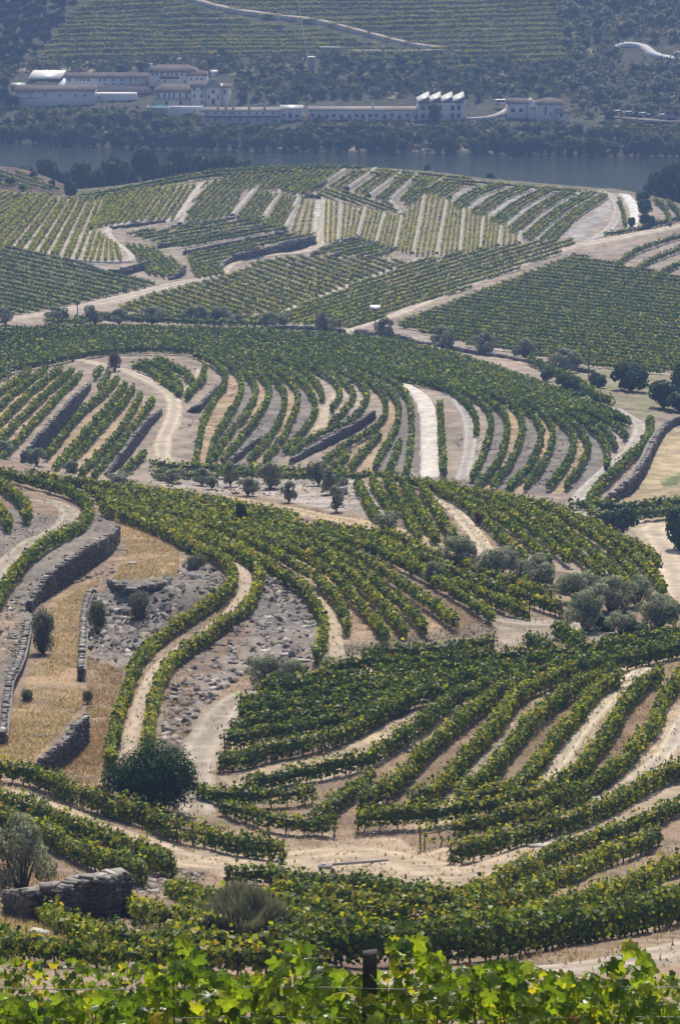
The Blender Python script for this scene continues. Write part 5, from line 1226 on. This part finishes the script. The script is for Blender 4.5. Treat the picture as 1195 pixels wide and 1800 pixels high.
# ------------------------------------------------------------------ the estate on the far bank
WIN = MB().box(-.5, .5, -.04, .06, 0, 1).mesh('window', M['wood_dark'])
PANE = MB().box(-.40, .40, -.07, .0, .08, .92).mesh('pane', M['pane'])
DOOR = MB().box(-.5, .5, -.05, .06, 0, 1).mesh('door', M['wood_dark'])
class House:
    def __init__(s, name, label, u0, u1, vb, cat='building', yaw=0.0, group=None):
        s.t = float(T((u0+u1)/2, vb, 'C')); s.k = s.t/F
        s.o = at(u0, vb, s.t); s.u0, s.vb = u0, vb
        s.e = empty(name, s.o); tag(s.e, label, cat, group); s.w = (u1-u0)*s.k; s.e.rotation_euler = (0, 0, yaw)
    def X(s, u): return (u-s.u0)*s.k
    def Z(s, v): return (s.vb-v)*s.k/CP
    def part(s, name, mb, mat): return link(name, mb.mesh(name, M[mat]), s.e)
    def wall(s, v, depth, mat='white_wall', x0=0, x1=None, y0=0):
        return s.part('wall', MB().box(x0, s.w if x1 is None else x1, y0, y0+depth, -3, s.Z(v)), mat)
    def gable(s, ve, vr, depth, mat='tile', x0=0, x1=None, hip=0, over=.4, y0=0):
        x1 = s.w if x1 is None else x1; z0, z1 = s.Z(ve), s.Z(ve)+max(.6, s.Z(vr)-s.Z(ve)-depth*.10)
        a, b, c, d = x0-over, x1+over, y0-over, y0+depth+over
        V = [(a, c, z0), (b, c, z0), (b, d, z0), (a, d, z0), (a+hip, (c+d)/2, z1), (b-hip, (c+d)/2, z1), (a, c, z0-.2), (b, c, z0-.2), (b, d, z0-.2), (a, d, z0-.2)]
        return s.part('roof', MB().raw(V, [[0, 1, 5, 4], [2, 3, 4, 5], [6, 7, 1, 0], [7, 8, 2, 1], [8, 9, 3, 2], [9, 6, 0, 3], [9, 8, 7, 6]], [[1, 2, 5], [3, 0, 4]]), mat)
    def win(s, u, v, wpx=3.6, hpx=6.0, y=0.0, kind='window'):
        o = link('window' if kind == 'window' else 'door', WIN if kind == 'window' else DOOR, s.e, (s.X(u), y-.03, s.Z(v+hpx/2))); o.scale = (wpx*s.k, 1, hpx*s.k)
        if kind == 'window': link('pane', PANE, o)
        return o
h = House('cellar_building', 'long white cellar with faded lettering at the left end of the estate', 29, 167, 186); h.wall(160, 14); h.gable(160, 148, 14)
for u in (53, 80, 106, 133, 150): h.win(u, 168.5, 3.4, 3.4)
mb = MB(); r = np.random.default_rng(3)
for x0, x1, vv2, hp in ((31, 60, 163.5, 3.2), (32, 66, 173, 2.0), (74, 84, 164.5, 1.6)):
    x = x0
    while x < x1:
        wl = .8+1.5*r.random(); hq = hp*(.6+.4*r.random()); mb.box(h.X(x), h.X(x+wl), -.05, -.01, h.Z(vv2+hq/2), h.Z(vv2-hq/2)); x += wl+.8
h.part('lettering', mb, 'wood_dark')
h = House('cellar_wing', 'low pale garden wall wing right of the white cellar', 168, 240, 176); h.wall(165, 4, 'white_wall'); 
for u in (175,): h.win(u, 171, 3, 3)
h = House('slate_roof_shed', 'long shed with a dark slate roof in the middle of the estate', 167, 268, 170); h.wall(166, 12, 'grey_wall'); h.gable(166, 149, 12, 'dark_tile', hip=2)
h = House('open_shed', 'open shed under a bright white sheet roof', 45, 104, 156)
for x in np.linspace(.2, h.w-.2, 7): h.part('post', MB().box(x-.12, x+.12, 9, 9.24, -2, h.Z(143)), 'wood_dark')
h.part('wall', MB().box(0, h.w, 13, 13.3, -2, h.Z(143)), 'grey_wall')
V = [(0, 8.5, h.Z(144)), (h.w, 8.5, h.Z(144)), (h.w+1.5, 15, h.Z(144)+2.0), (1.5, 15, h.Z(144)+2.0)]; V = V+[(a, b, c-.15) for a, b, c in V]
h.part('roof', MB().raw(V, [[0, 1, 2, 3], [7, 6, 5, 4], [4, 5, 1, 0], [5, 6, 2, 1], [6, 7, 3, 2], [7, 4, 0, 3]]), 'white_roof')
h = House('flat_store', 'low store with a bright white flat roof beside the open shed', 100, 158, 158); h.wall(154, 12, 'grey_wall')
V = [(0, 2, h.Z(153)), (h.w, 2, h.Z(154.5)), (h.w*.5, 14, h.Z(153)+1.2), (h.w*.2, 16, h.Z(153)+2.0)]; V = V+[(a, b, c-.2) for a, b, c in V]
h.part('roof', MB().raw(V, [[0, 1, 2, 3], [7, 6, 5, 4], [4, 5, 1, 0], [5, 6, 2, 1], [6, 7, 3, 2], [7, 4, 0, 3]]), 'white_roof')
h = House('small_store', 'tiny white store at the far left of the estate', 23, 42, 155); h.wall(150, 4); h.gable(150, 146, 4, 'white_roof')
h = House('long_house', 'long white house with tiled roof behind the cellar', 116, 258, 153)
h.wall(137, 9); h.gable(137, 126, 9)
for u in (122, 135, 142, 149, 156, 176, 184, 199, 214, 230, 240): h.win(u, 141, 3.4, 3.4)
for u in (185, 200, 215, 230): h.win(u, 148, 2.6, 2.4)
h = House('upper_manor', 'two storey white manor house at the top of the estate', 262, 345, 152); h.wall(127, 10); h.gable(127, 112, 10, hip=3)
for u in (269, 276, 285, 296, 303, 311, 320, 331, 338): h.win(u, 131, 2.8, 4.6)
for u in (279, 290, 325, 338): h.win(u, 143, 2.8, 4.2)
h.part('balcony', MB().box(h.X(282), h.X(315), -1.0, -.05, h.Z(138), h.Z(135)), 'wood_dark')
h.part('chimney', MB().box(.2, 1.2, 2, 3, h.Z(127), h.Z(114)), 'white_wall')
h = House('upper_wing', 'right wing of the upper manor with hipped roof', 330, 364, 151); h.wall(131, 9, y0=-2); h.gable(131, 120, 9, hip=3, y0=-2)
for u in (337, 346, 355): h.win(u, 138, 2.6, 4.5, y=-2.0)
h = House('front_manor', 'white manor wing with balcony and long windows', 272, 338, 187); h.wall(162, 10); h.gable(162, 146, 10, hip=3)
for u in (279, 290, 298, 306, 317, 328): h.win(u, 168, 3.0, 8.0)
for u in (293, 318): h.win(u, 181, 4.4, 6, kind='door')
h.part('balcony', MB().box(0, h.w, -1.4, -.05, h.Z(175), h.Z(173)), 'grey_wall')
h = House('chapel', 'white chapel with curved gable front and round window', 336, 404, 187)
h.wall(153, 9, x1=h.X(361)); h.gable(153, 140, 9, x1=h.X(361), hip=2)
for u in (342, 355):
    for v in (157, 169): h.win(u, v, 3.2, 6)
h.win(356, 180, 3, 5)
h.part('facade', MB().box(h.X(361.5), h.X(391), -1.2, 8, -2, h.Z(153)), 'white_wall')
f = [(361, 154)]+[(361+29.5*s, 153-14*sin(pi*s)**.8) for s in np.linspace(.06, .94, 13)]+[(391.5, 154)]
V = [(h.X(a), -1.4, h.Z(b)) for a, b in f]; n = len(V); V += [(a, -.6, c) for a, b, c in V]
h.part('pediment', MB().raw(V, [[i, i+n, i+1+n, i+1] for i in range(n-1)]+[[0, n-1, 2*n-1, n]], [[0, i, i+1] for i in range(1, n-1)]+[[n, n+i+1, n+i] for i in range(1, n-1)]), 'grey_wall')
for u in (361.5, 376, 390.5): 
    if u != 376: h.part('pilaster', MB().box(h.X(u-.7), h.X(u+.7), -1.5, -1.2, -2, h.Z(153)), 'grey_wall')
th = np.linspace(0, 2*pi, 13)[:-1]; h.part('round_window', MB().raw([(h.X(375.5)+cos(a)*.5, -1.3, h.Z(161)+sin(a)*.7) for a in th]+[(h.X(375.5), -1.32, h.Z(161))], None, [[12, i, (i+1) % 12] for i in range(12)]), 'pane')
h.win(375.5, 178, 5, 11, y=-1.25, kind='door'); h.win(367.5, 170, 2.4, 8, y=-1.25); h.win(383.5, 170, 2.4, 8, y=-1.25)
h.wall(154, 7, x0=h.X(391.2), x1=h.X(404)); h.gable(154, 146, 9, x0=h.X(391.5), x1=h.X(404), hip=1); h.win(396, 162, 3.4, 6)
h = House('pool_terrace', 'raised terrace with a turquoise swimming pool below the manor', 258, 297, 203, 'terrace'); h.wall(190, 6, 'grey_wall')
h.part('pool', MB().box(h.X(262), h.X(295), .5, 4.5, h.Z(190), h.Z(190)+.25), 'pool'); h.part('rim', MB().box(h.X(260), h.X(297), -.2, .4, h.Z(190.2), h.Z(188.8)), 'white_wall')
h = House('terrace_wall', 'white retaining wall below the chapel', 298, 357, 204, 'wall'); h.wall(188, 2)
h = House('long_white_lodge', 'two storey long white lodge near the river', 358, 493, 217)
h.wall(195, 8); h.gable(195, 188, 8, 'pale_tile')
h.part('ledge', MB().box(0, h.w, -.8, -.05, h.Z(206), h.Z(204)), 'wood_dark')
for u in (365, 379, 394, 405, 411, 422, 437, 452, 463, 480): h.win(u, 199.5, 2.8, 4)
for u in (365, 379, 423, 453, 469, 481): h.win(u, 211, 2.6, 4.4)
for u in (383, 397, 410, 438, 465): h.part('dormer', MB().box(h.X(u-1.6), h.X(u+1.6), 1, 3, h.Z(195), h.Z(190.5)), 'wood_dark')
h = House('lodge_end', 'single storey white end block of the long lodge', 494, 531, 211); h.wall(191, 8); h.gable(191, 186, 8, 'white_roof')
h.win(510, 203, 6, 9, kind='door'); h.win(522, 203.5, 5, 4); h.win(499, 203, 3.2, 5)
h = House('low_white_row', 'long low white row house with many doors by the river', 543, 733, 211); h.wall(193.5, 8); h.gable(193.5, 187, 8, 'pale_tile')
for k, z in enumerate((115, 160, 215, 265, 320, 375, 425, 470, 520, 562, 620, 672, 725, 780, 842)):
    u = 520+z/3.983
    if k in (1, 2, 4, 5, 7, 10, 12, 14): h.win(u, 205.3, 5.0, 8.6, kind='door')
    else: h.win(u, 202.7, 5.4, 5)
h.part('chimney', MB().box(h.X(654), h.X(656.5), 2, 3, h.Z(193), h.Z(184)), 'white_wall')
h = House('sawtooth_mill', 'white mill with four bright sawtooth roofs', 734, 817, 211); h.wall(182, 12)
for k in range(4):
    a = h.X(734+k*20.4); b = h.X(734+k*20.4+20.4); z0, z1 = h.Z(181.5), h.Z(171.5)
    V = [(a, -.4, z0), (b, -.4, z1), (b, -.4, z0), (a, 12.4, z0), (b, 12.4, z1), (b, 12.4, z0)]
    h.part('wall_gable', MB().raw(V, [[0, 3, 5, 2], [2, 5, 4, 1]], [[0, 2, 1], [3, 4, 5]]), 'grey_wall')
    V = [(a-.2, -.8, z0-.05), (b, -.8, z1+.02), (b, 12.8, z1+.02), (a-.2, 12.8, z0-.05)]; V = V+[(x, y, z+.25) for x, y, z in V]
    h.part('roof', MB().raw(V, [[3, 2, 1, 0], [4, 5, 6, 7], [0, 1, 5, 4], [1, 2, 6, 5], [2, 3, 7, 6], [3, 0, 4, 7]]), 'white_roof')
for u in (743, 755, 773, 795, 806):
    h.win(u, 190, 5.6, 8.5); h.win(u, 204, 6, 10, kind='door')
h = House('white_house', 'white house with gabled tile roof left of the pair at right', 891, 935, 206); h.wall(182, 8); h.gable(182, 171, 8)
h.win(901, 194, 7, 6.5); h.win(915, 194, 7, 6.5)
h.part('gable_wall', MB().raw([(h.X(929), -.5, -2), (h.w+1, -.5, -2), (h.w+1, -.5, h.Z(182)), (h.X(931.5), -.5, h.Z(174)), (h.X(927), -.5, h.Z(180)), (h.X(929), 3, -2), (h.w+1, 3, -2), (h.w+1, 3, h.Z(182)), (h.X(931.5), 3, h.Z(174)), (h.X(927), 3, h.Z(180))], [[0, 1, 2, 3], [1, 6, 7, 2], [2, 7, 8, 3], [3, 8, 9, 4]], [[0, 3, 4]]), 'white_wall')
h = House('link_building', 'low tiled link between the two white houses at right', 934, 944, 207); h.wall(190, 6); h.gable(190, 184, 6)
h = House('white_villa', 'white villa with hipped roof right of the pair at right', 943, 988, 214); h.wall(183.5, 9); h.gable(183.5, 170, 9, hip=3.6)
h.win(958, 195, 2.6, 15); h.win(967, 201, 2.6, 5.5)
h = House('villa_annex', 'low tiled annex at the right end of the white villa', 978, 999, 215); h.wall(196, 6, y0=-2.5); h.gable(196, 189, 6, y0=-2.5); h.win(985, 201, 5, 6, y=-2.5)
h = House('concrete_tower', 'grey concrete cable tower on the far slope', 541, 553, 130, 'tower'); h.wall(103, 2.2, 'grey_wall'); h.part('cap', MB().box(-.15, h.w+.15, -.2, 2.4, h.Z(103), h.Z(101)), 'white_wall')
h = House('ruin', 'small grey ruin above the concrete tower', 562, 600, 96); h.wall(84, 4, 'grey_wall', x0=0, x1=h.X(600)); h.part('doorway', MB().box(h.X(566), h.X(568), -.1, .05, 0, 1.6), 'wood_dark'); h.part('platform', MB().box(-1, h.w+4, -2.2, -.1, -2, h.Z(92.5)), 'grey_wall')
h = House('garden_shrine', 'tiny white garden shrine behind the chapel', 372, 381, 134); h.wall(127, 2); h.gable(127, 123, 2, 'white_roof')
# thin cable from the tower
a0 = at(541, 100, float(T(547, 128, 'C'))); b0 = at(520, -30, float(T(520, -30, 'C'))+4)
link('cable', MB().tube(a0+(b0-a0)*np.linspace(0, 1, 12)[:, None]-np.array([0, 0, 1.])*(np.sin(np.linspace(0, pi, 12))*1.5)[:, None], .06, 4).mesh('cable', M['metal']))
tag(bpy.data.objects['cable'], 'thin pale cable rising from the concrete tower', 'cable')
# terrace walls of the far bank
for u0, u1, v, hp, l in [(1052, 1200, 214, 6, 'dark riverside wall under the parked cars'), (840, 1010, 222, 5, 'garden wall below the white villa'), (540, 830, 222, 8, 'dark retaining wall below the low white row'), (355, 540, 228, 6, 'dark retaining wall below the long lodge'), (1060, 1200, 240, 5, 'pale wall at the far right river bank')]:
    h = House('retaining_wall', l, u0, u1, v+hp, 'wall', yaw=0); h.wall(v, .8, 'grey_wall' if 'pale' in l else 'slate')

# ------------------------------------------------------------------ poles, lamp, cars
def pole(u, vb, vt, lay, label, lamp=False):
    t = float(T(u, vb, lay)); hgt = (vb-vt)*t/F/CP
    e = empty('utility_pole' if not lamp else 'lamp_pole', P(u, vb, lay)); tag(e, label, 'pole')
    link('post', MB().tube([(0, 0, -.5), (0, 0, hgt)], [.13, .09], 6).mesh('post', M['post']), e)
    if lamp:
        link('panel', MB().raw([(-.9, -.5, hgt-.1), (.9, -.5, hgt-.1), (.9, .6, hgt+.35), (-.9, .6, hgt+.35), (-.9, -.5, hgt), (.9, -.5, hgt), (.9, .6, hgt+.45), (-.9, .6, hgt+.45)], BOXQ).mesh('panel', M['white_roof']), e)
    else: link('crossarm', MB().box(-.5, .5, -.06, .06, hgt-.5, hgt-.38).mesh('crossarm', M['post']), e)
pole(659, 580, 542, 'B', 'pole with a white tilted panel beside the valley wall', True)
pole(377, 597, 546, 'B', 'dark utility pole among the roadside olives at left'); pole(137, 566, 531, 'B', 'utility pole by the valley road at left')
pole(598, 605, 562, 'B', 'thin pole left of the pole with the panel'); pole(1034, 666, 618, 'B', 'utility pole beside the bushes at right'); pole(838, 612, 580, 'B', 'thin pole behind the roadside olives at right'); pole(103, 588, 555, 'B', 'thin pole below the valley road at far left')
pole(1074, 208, 184, 'C', 'thin pole beside the parked cars'); pole(1163, 100, 78, 'C', 'thin pole beside the bright road bend'); pole(823, 232, 200, 'C', 'thin pole right of the sawtooth mill')
pole(447, 1214, 1208, 'A', 'short dark end post at the top of the gravel track') if False else None
def car(u, v, label, van=False):
    e = empty('parked_van' if van else 'parked_car', P(u, v, 'C', 1.0)); tag(e, label, 'van' if van else 'car', None if van else 'cars parked by the river')
    L, Hh, cab = (4.6, 1.9, 1.9) if van else (3.7, .75, 1.25)
    prof = [(-L/2, .3), (L/2, .3), (L/2, Hh*.95), (L/2-.3, Hh), (L*.3, Hh), (L*.18, cab), (-L*.36, cab), (-L/2+.05, Hh), (-L/2, Hh*.9)]
    n = len(prof); V = [(x, -.85, z) for x, z in prof]+[(x, .85, z) for x, z in prof]
    link('body', MB().raw(V, [[i, (i+1) % n, (i+1) % n+n, i+n] for i in range(n)], [[0, i+1, i] for i in range(1, n-1)]+[[n, n+i, n+i+1] for i in range(1, n-1)]).mesh('body', M['car_white']), e)
    link('window', MB().raw([(-L*.34, -.87, Hh+.05 if not van else 1.1), (L*.25, -.87, Hh+.05 if not van else 1.1), (L*.16, -.87, cab-.12), (-L*.32, -.87, cab-.12)], [[0, 1, 2, 3]]).mesh('window', M['pane']), e)
    for x in (-L*.31, L*.31):
        for y in (-.8, .8):
            w = link('wheel', WHEEL, e, (x, y, .32))
WHEEL = MB().tube([(0, -.1, 0), (0, .1, 0)], .32, 10).mesh('wheel', M['tyre'])
car(881, 191, 'white van parked beside the left white house', True)
for i, u in enumerate((1087, 1106, 1131, 1166, 1180)): car(u, 206.5+(u-1087)*.085, '%s white car from the left along the far riverside road' % ordw(i))
car(1193, 103, 'white car on the bright road bend at upper right')

# ------------------------------------------------------------------ vines in front of the camera
def grape_leaf(seed, K=30):
    """lobed leaf about 1 across, stalk end at the origin side"""
    r = np.random.default_rng(seed)
    th = np.linspace(-pi, pi, K, endpoint=False)          # 0 = tip, +-pi = stalk notch
    rad = .40+.10*np.cos(5*th)*np.exp(-(np.abs(th)/2.6)**4)+.05*np.cos(th)
    rad *= 1-.62*np.exp(-((np.abs(th)-pi)/.32)**2)
    rad += .022*np.cos(15*th+r.random()*6)+.012*r.normal(size=K)
    x = rad*np.sin(th)*1.08; y = rad*np.cos(th)
    cup = .1+1.3*r.random(); tw = r.normal()*.6
    def zf(x, y): return -cup*(x*x+y*y)*.7+tw*x*y+.035*np.sin(9*np.arctan2(x, y+.3))*np.hypot(x, y+.3)*2
    V = [(0, -.05, zf(0, -.05))]
    for f in (.5, 1.0): V += [(a*f, b*f-.05*(1-f), zf(a*f, b*f-.05*(1-f))) for a, b in zip(x, y)]
    if K < 20: return np.array(V[:1]+V[1+K:]), np.zeros((0, 4), int), np.array([[0, 1+i, 1+(i+1) % K] for i in range(K)])
    t = [[0, 1+i, 1+(i+1) % K] for i in range(K)]; q = [[1+i, 1+K+i, 1+K+(i+1) % K, 1+(i+1) % K] for i in range(K)]
    return np.array(V), np.array(q), np.array(t)
LEAFCOL = [(.15, .235, .035), (.21, .29, .04), (.10, .175, .032), (.065, .12, .028), (.30, .34, .045), (.42, .38, .04), (.15, .22, .06)]
LMAT = [leaf_mat('grape_leaf', c, trans=.58, gloss=.03, warm=(2.0, 1.9, .5), rough=.35) for c in LEAFCOL]+[leaf_mat('rust_leaf', (.30, .10, .03), trans=.4, gloss=.03)]
SHAPES = [grape_leaf(s) for s in range(8)]; SIMPLE = [grape_leaf(s, 13) for s in range(5)]
LMESH = [[mesh_np('leaf', v, q, t, smooth=True, mat=m) for m in LMAT] for v, q, t in SHAPES]
def front_row(label, t0, top, vbot, n_single, n_mass, size, seed, depth, probs, post=None, wires=(), u_rng=(-80, 1280)):
    r = np.random.default_rng(seed)
    base = at(597, vbot, t0); e = empty('grapevine', base); tag(e, label, 'grapevine')
    def place(n, front):
        u = u_rng[0]+r.random(n)*(u_rng[1]-u_rng[0]); vt = interp(u, top)
        f = r.random(n)**1.15
        v = vt+(vbot-vt)*f+size*F/t0*.35
        tt = t0+depth*(r.normal(size=n)*.5+(-.35 if front else .15))
        return at(u, v, tt)
    def frame(n):
        nrm = np.stack([r.normal(size=n)*.6, -.75+r.normal(size=n)*.5, .45+r.normal(size=n)*.5], -1); nrm /= np.linalg.norm(nrm, axis=1)[:, None]
        dn = np.stack([r.normal(size=n)*.5, r.normal(size=n)*.3, -np.ones(n)], -1); y = dn-nrm*(dn*nrm).sum(1)[:, None]; y /= np.linalg.norm(y, axis=1)[:, None]
        return np.cross(y, nrm), y, nrm
    p = place(n_single, True); a, b, c = frame(n_single)
    for i in range(n_single):
        o = link('leaf', LMESH[r.integers(8)][r.choice(8, p=probs)], e)
        s = size*(.5+.75*r.random())
        m = mathutils.Matrix((a[i], b[i], c[i])).transposed().to_4x4(); m.translation = mathutils.Vector(p[i]-base)
        o.matrix_local = m @ mathutils.Matrix.Scale(s, 4)
    if n_mass:
        p = place(n_mass, False); a, b, c = frame(n_mass); ci = r.choice(8, n_mass, p=probs)
        Vs, Qs, Ts, mq, mt = [], [], [], [], []; k = 0
        for i in range(n_mass):
            v, q, t = (SHAPES if t0 < 40 else SIMPLE)[i % (8 if t0 < 40 else 5)]; s = size*(.6+.6*r.random())
            Vs.append(p[i]-base+s*(v[:, :1]*a[i]+v[:, 1:2]*b[i]+v[:, 2:]*c[i])); Qs.append(q+k); Ts.append(t+k); k += len(v); mq += [ci[i]]*len(q); mt += [ci[i]]*len(t)
        tag(link('foliage', mesh_np('foliage', np.concatenate(Vs), np.concatenate(Qs), np.concatenate(Ts), smooth=True, mat=LMAT, matidx=mq+mt), e), kind='stuff')
    # shoots and canes
    mb = MB()
    for i in range(46):
        u = u_rng[0]+r.random()*(u_rng[1]-u_rng[0]); vt = float(interp(u, top)); tt = t0+depth*r.normal()*.4
        pts = [at(u+k*r.normal()*8, vbot-(vbot-vt-6)*k, tt)-base for k in (0, .35, .7, 1)]
        mb.tube(pts, [.006, .005, .004, .002], 4)
    tag(link('shoots', mb.mesh('shoots', M['cane']), e), kind='stuff')
    for u, vt, wpx in (post or []):
        s = t0/F; q = at(u, vt, t0)-base; hw = wpx*s/2
        v = slab_box(r, wpx*s, wpx*s, 2.2, .04); v[4:, 2] = 1.1+np.array([0, .01, .02, .005]); link('post', mesh_np('post', v+q-[0, 0, 1.1], BOXQ, mat=M['slate']), e)
    for v in wires:
        pts = np.array([at(u, v+3*sin(u*.01)+dv, t0-.05)-base for u, dv in zip(np.linspace(-120, 1320, 16), np.zeros(16))])
        link('wire', MB().tube(pts, .0035, 5).mesh('wire', M['metal']), e)
    return e
M['cane'] = rough_mat('cane', (.12, .10, .035), var=.2, scale=20.0, bump=0)
PR = [.21, .1, .25, .27, .07, .02, .077, .003]
front_row('blurred second grapevine row behind the nearest leaves at the bottom', 62, [(-80,1688),(0,1680),(150,1682),(300,1692),(420,1705),(600,1722),(800,1735),(1000,1728),(1130,1715),(1195,1700),(1280,1695)], 1870, 0, 3400, .15, 21, .45, [.22, .12, .27, .24, .07, .04, .03, .01])
front_row('nearest sunlit grapevine with large backlit leaves across the bottom', 28, [(-80,1745),(0,1742),(60,1752),(130,1742),(200,1728),(260,1712),(300,1668),(315,1632),(338,1648),(360,1700),(430,1706),(480,1690),(505,1640),(520,1622),(538,1650),(560,1692),(620,1706),(672,1690),(690,1640),(715,1632),(745,1645),(765,1668),(790,1692),(860,1684),(905,1678),(940,1692),(1000,1700),(1050,1692),(1080,1675),(1098,1640),(1112,1634),(1130,1665),(1150,1700),(1170,1745),(1195,1765),(1280,1770)], 1860, 295, 1150, .135, 22, .40, PR, post=[(650, 1676, 25)], wires=(1737, 1790))

# ------------------------------------------------------------------ the air over the valley
mh, nt, out = _new('haze')
pv = nt.nodes.new('ShaderNodeVolumePrincipled')
pv.inputs['Color'].default_value = (.32, .51, 1.0, 1); pv.inputs['Density'].default_value = HAZE; pv.inputs['Anisotropy'].default_value = .2
nt.links.new(pv.outputs[0], out.inputs['Volume'])
hz = link('haze', MB().box(-2200, 2200, -60, 3400, -40, 420).mesh('haze', mh)); tag(hz, 'thin blue haze filling the valley air', kind='stuff')
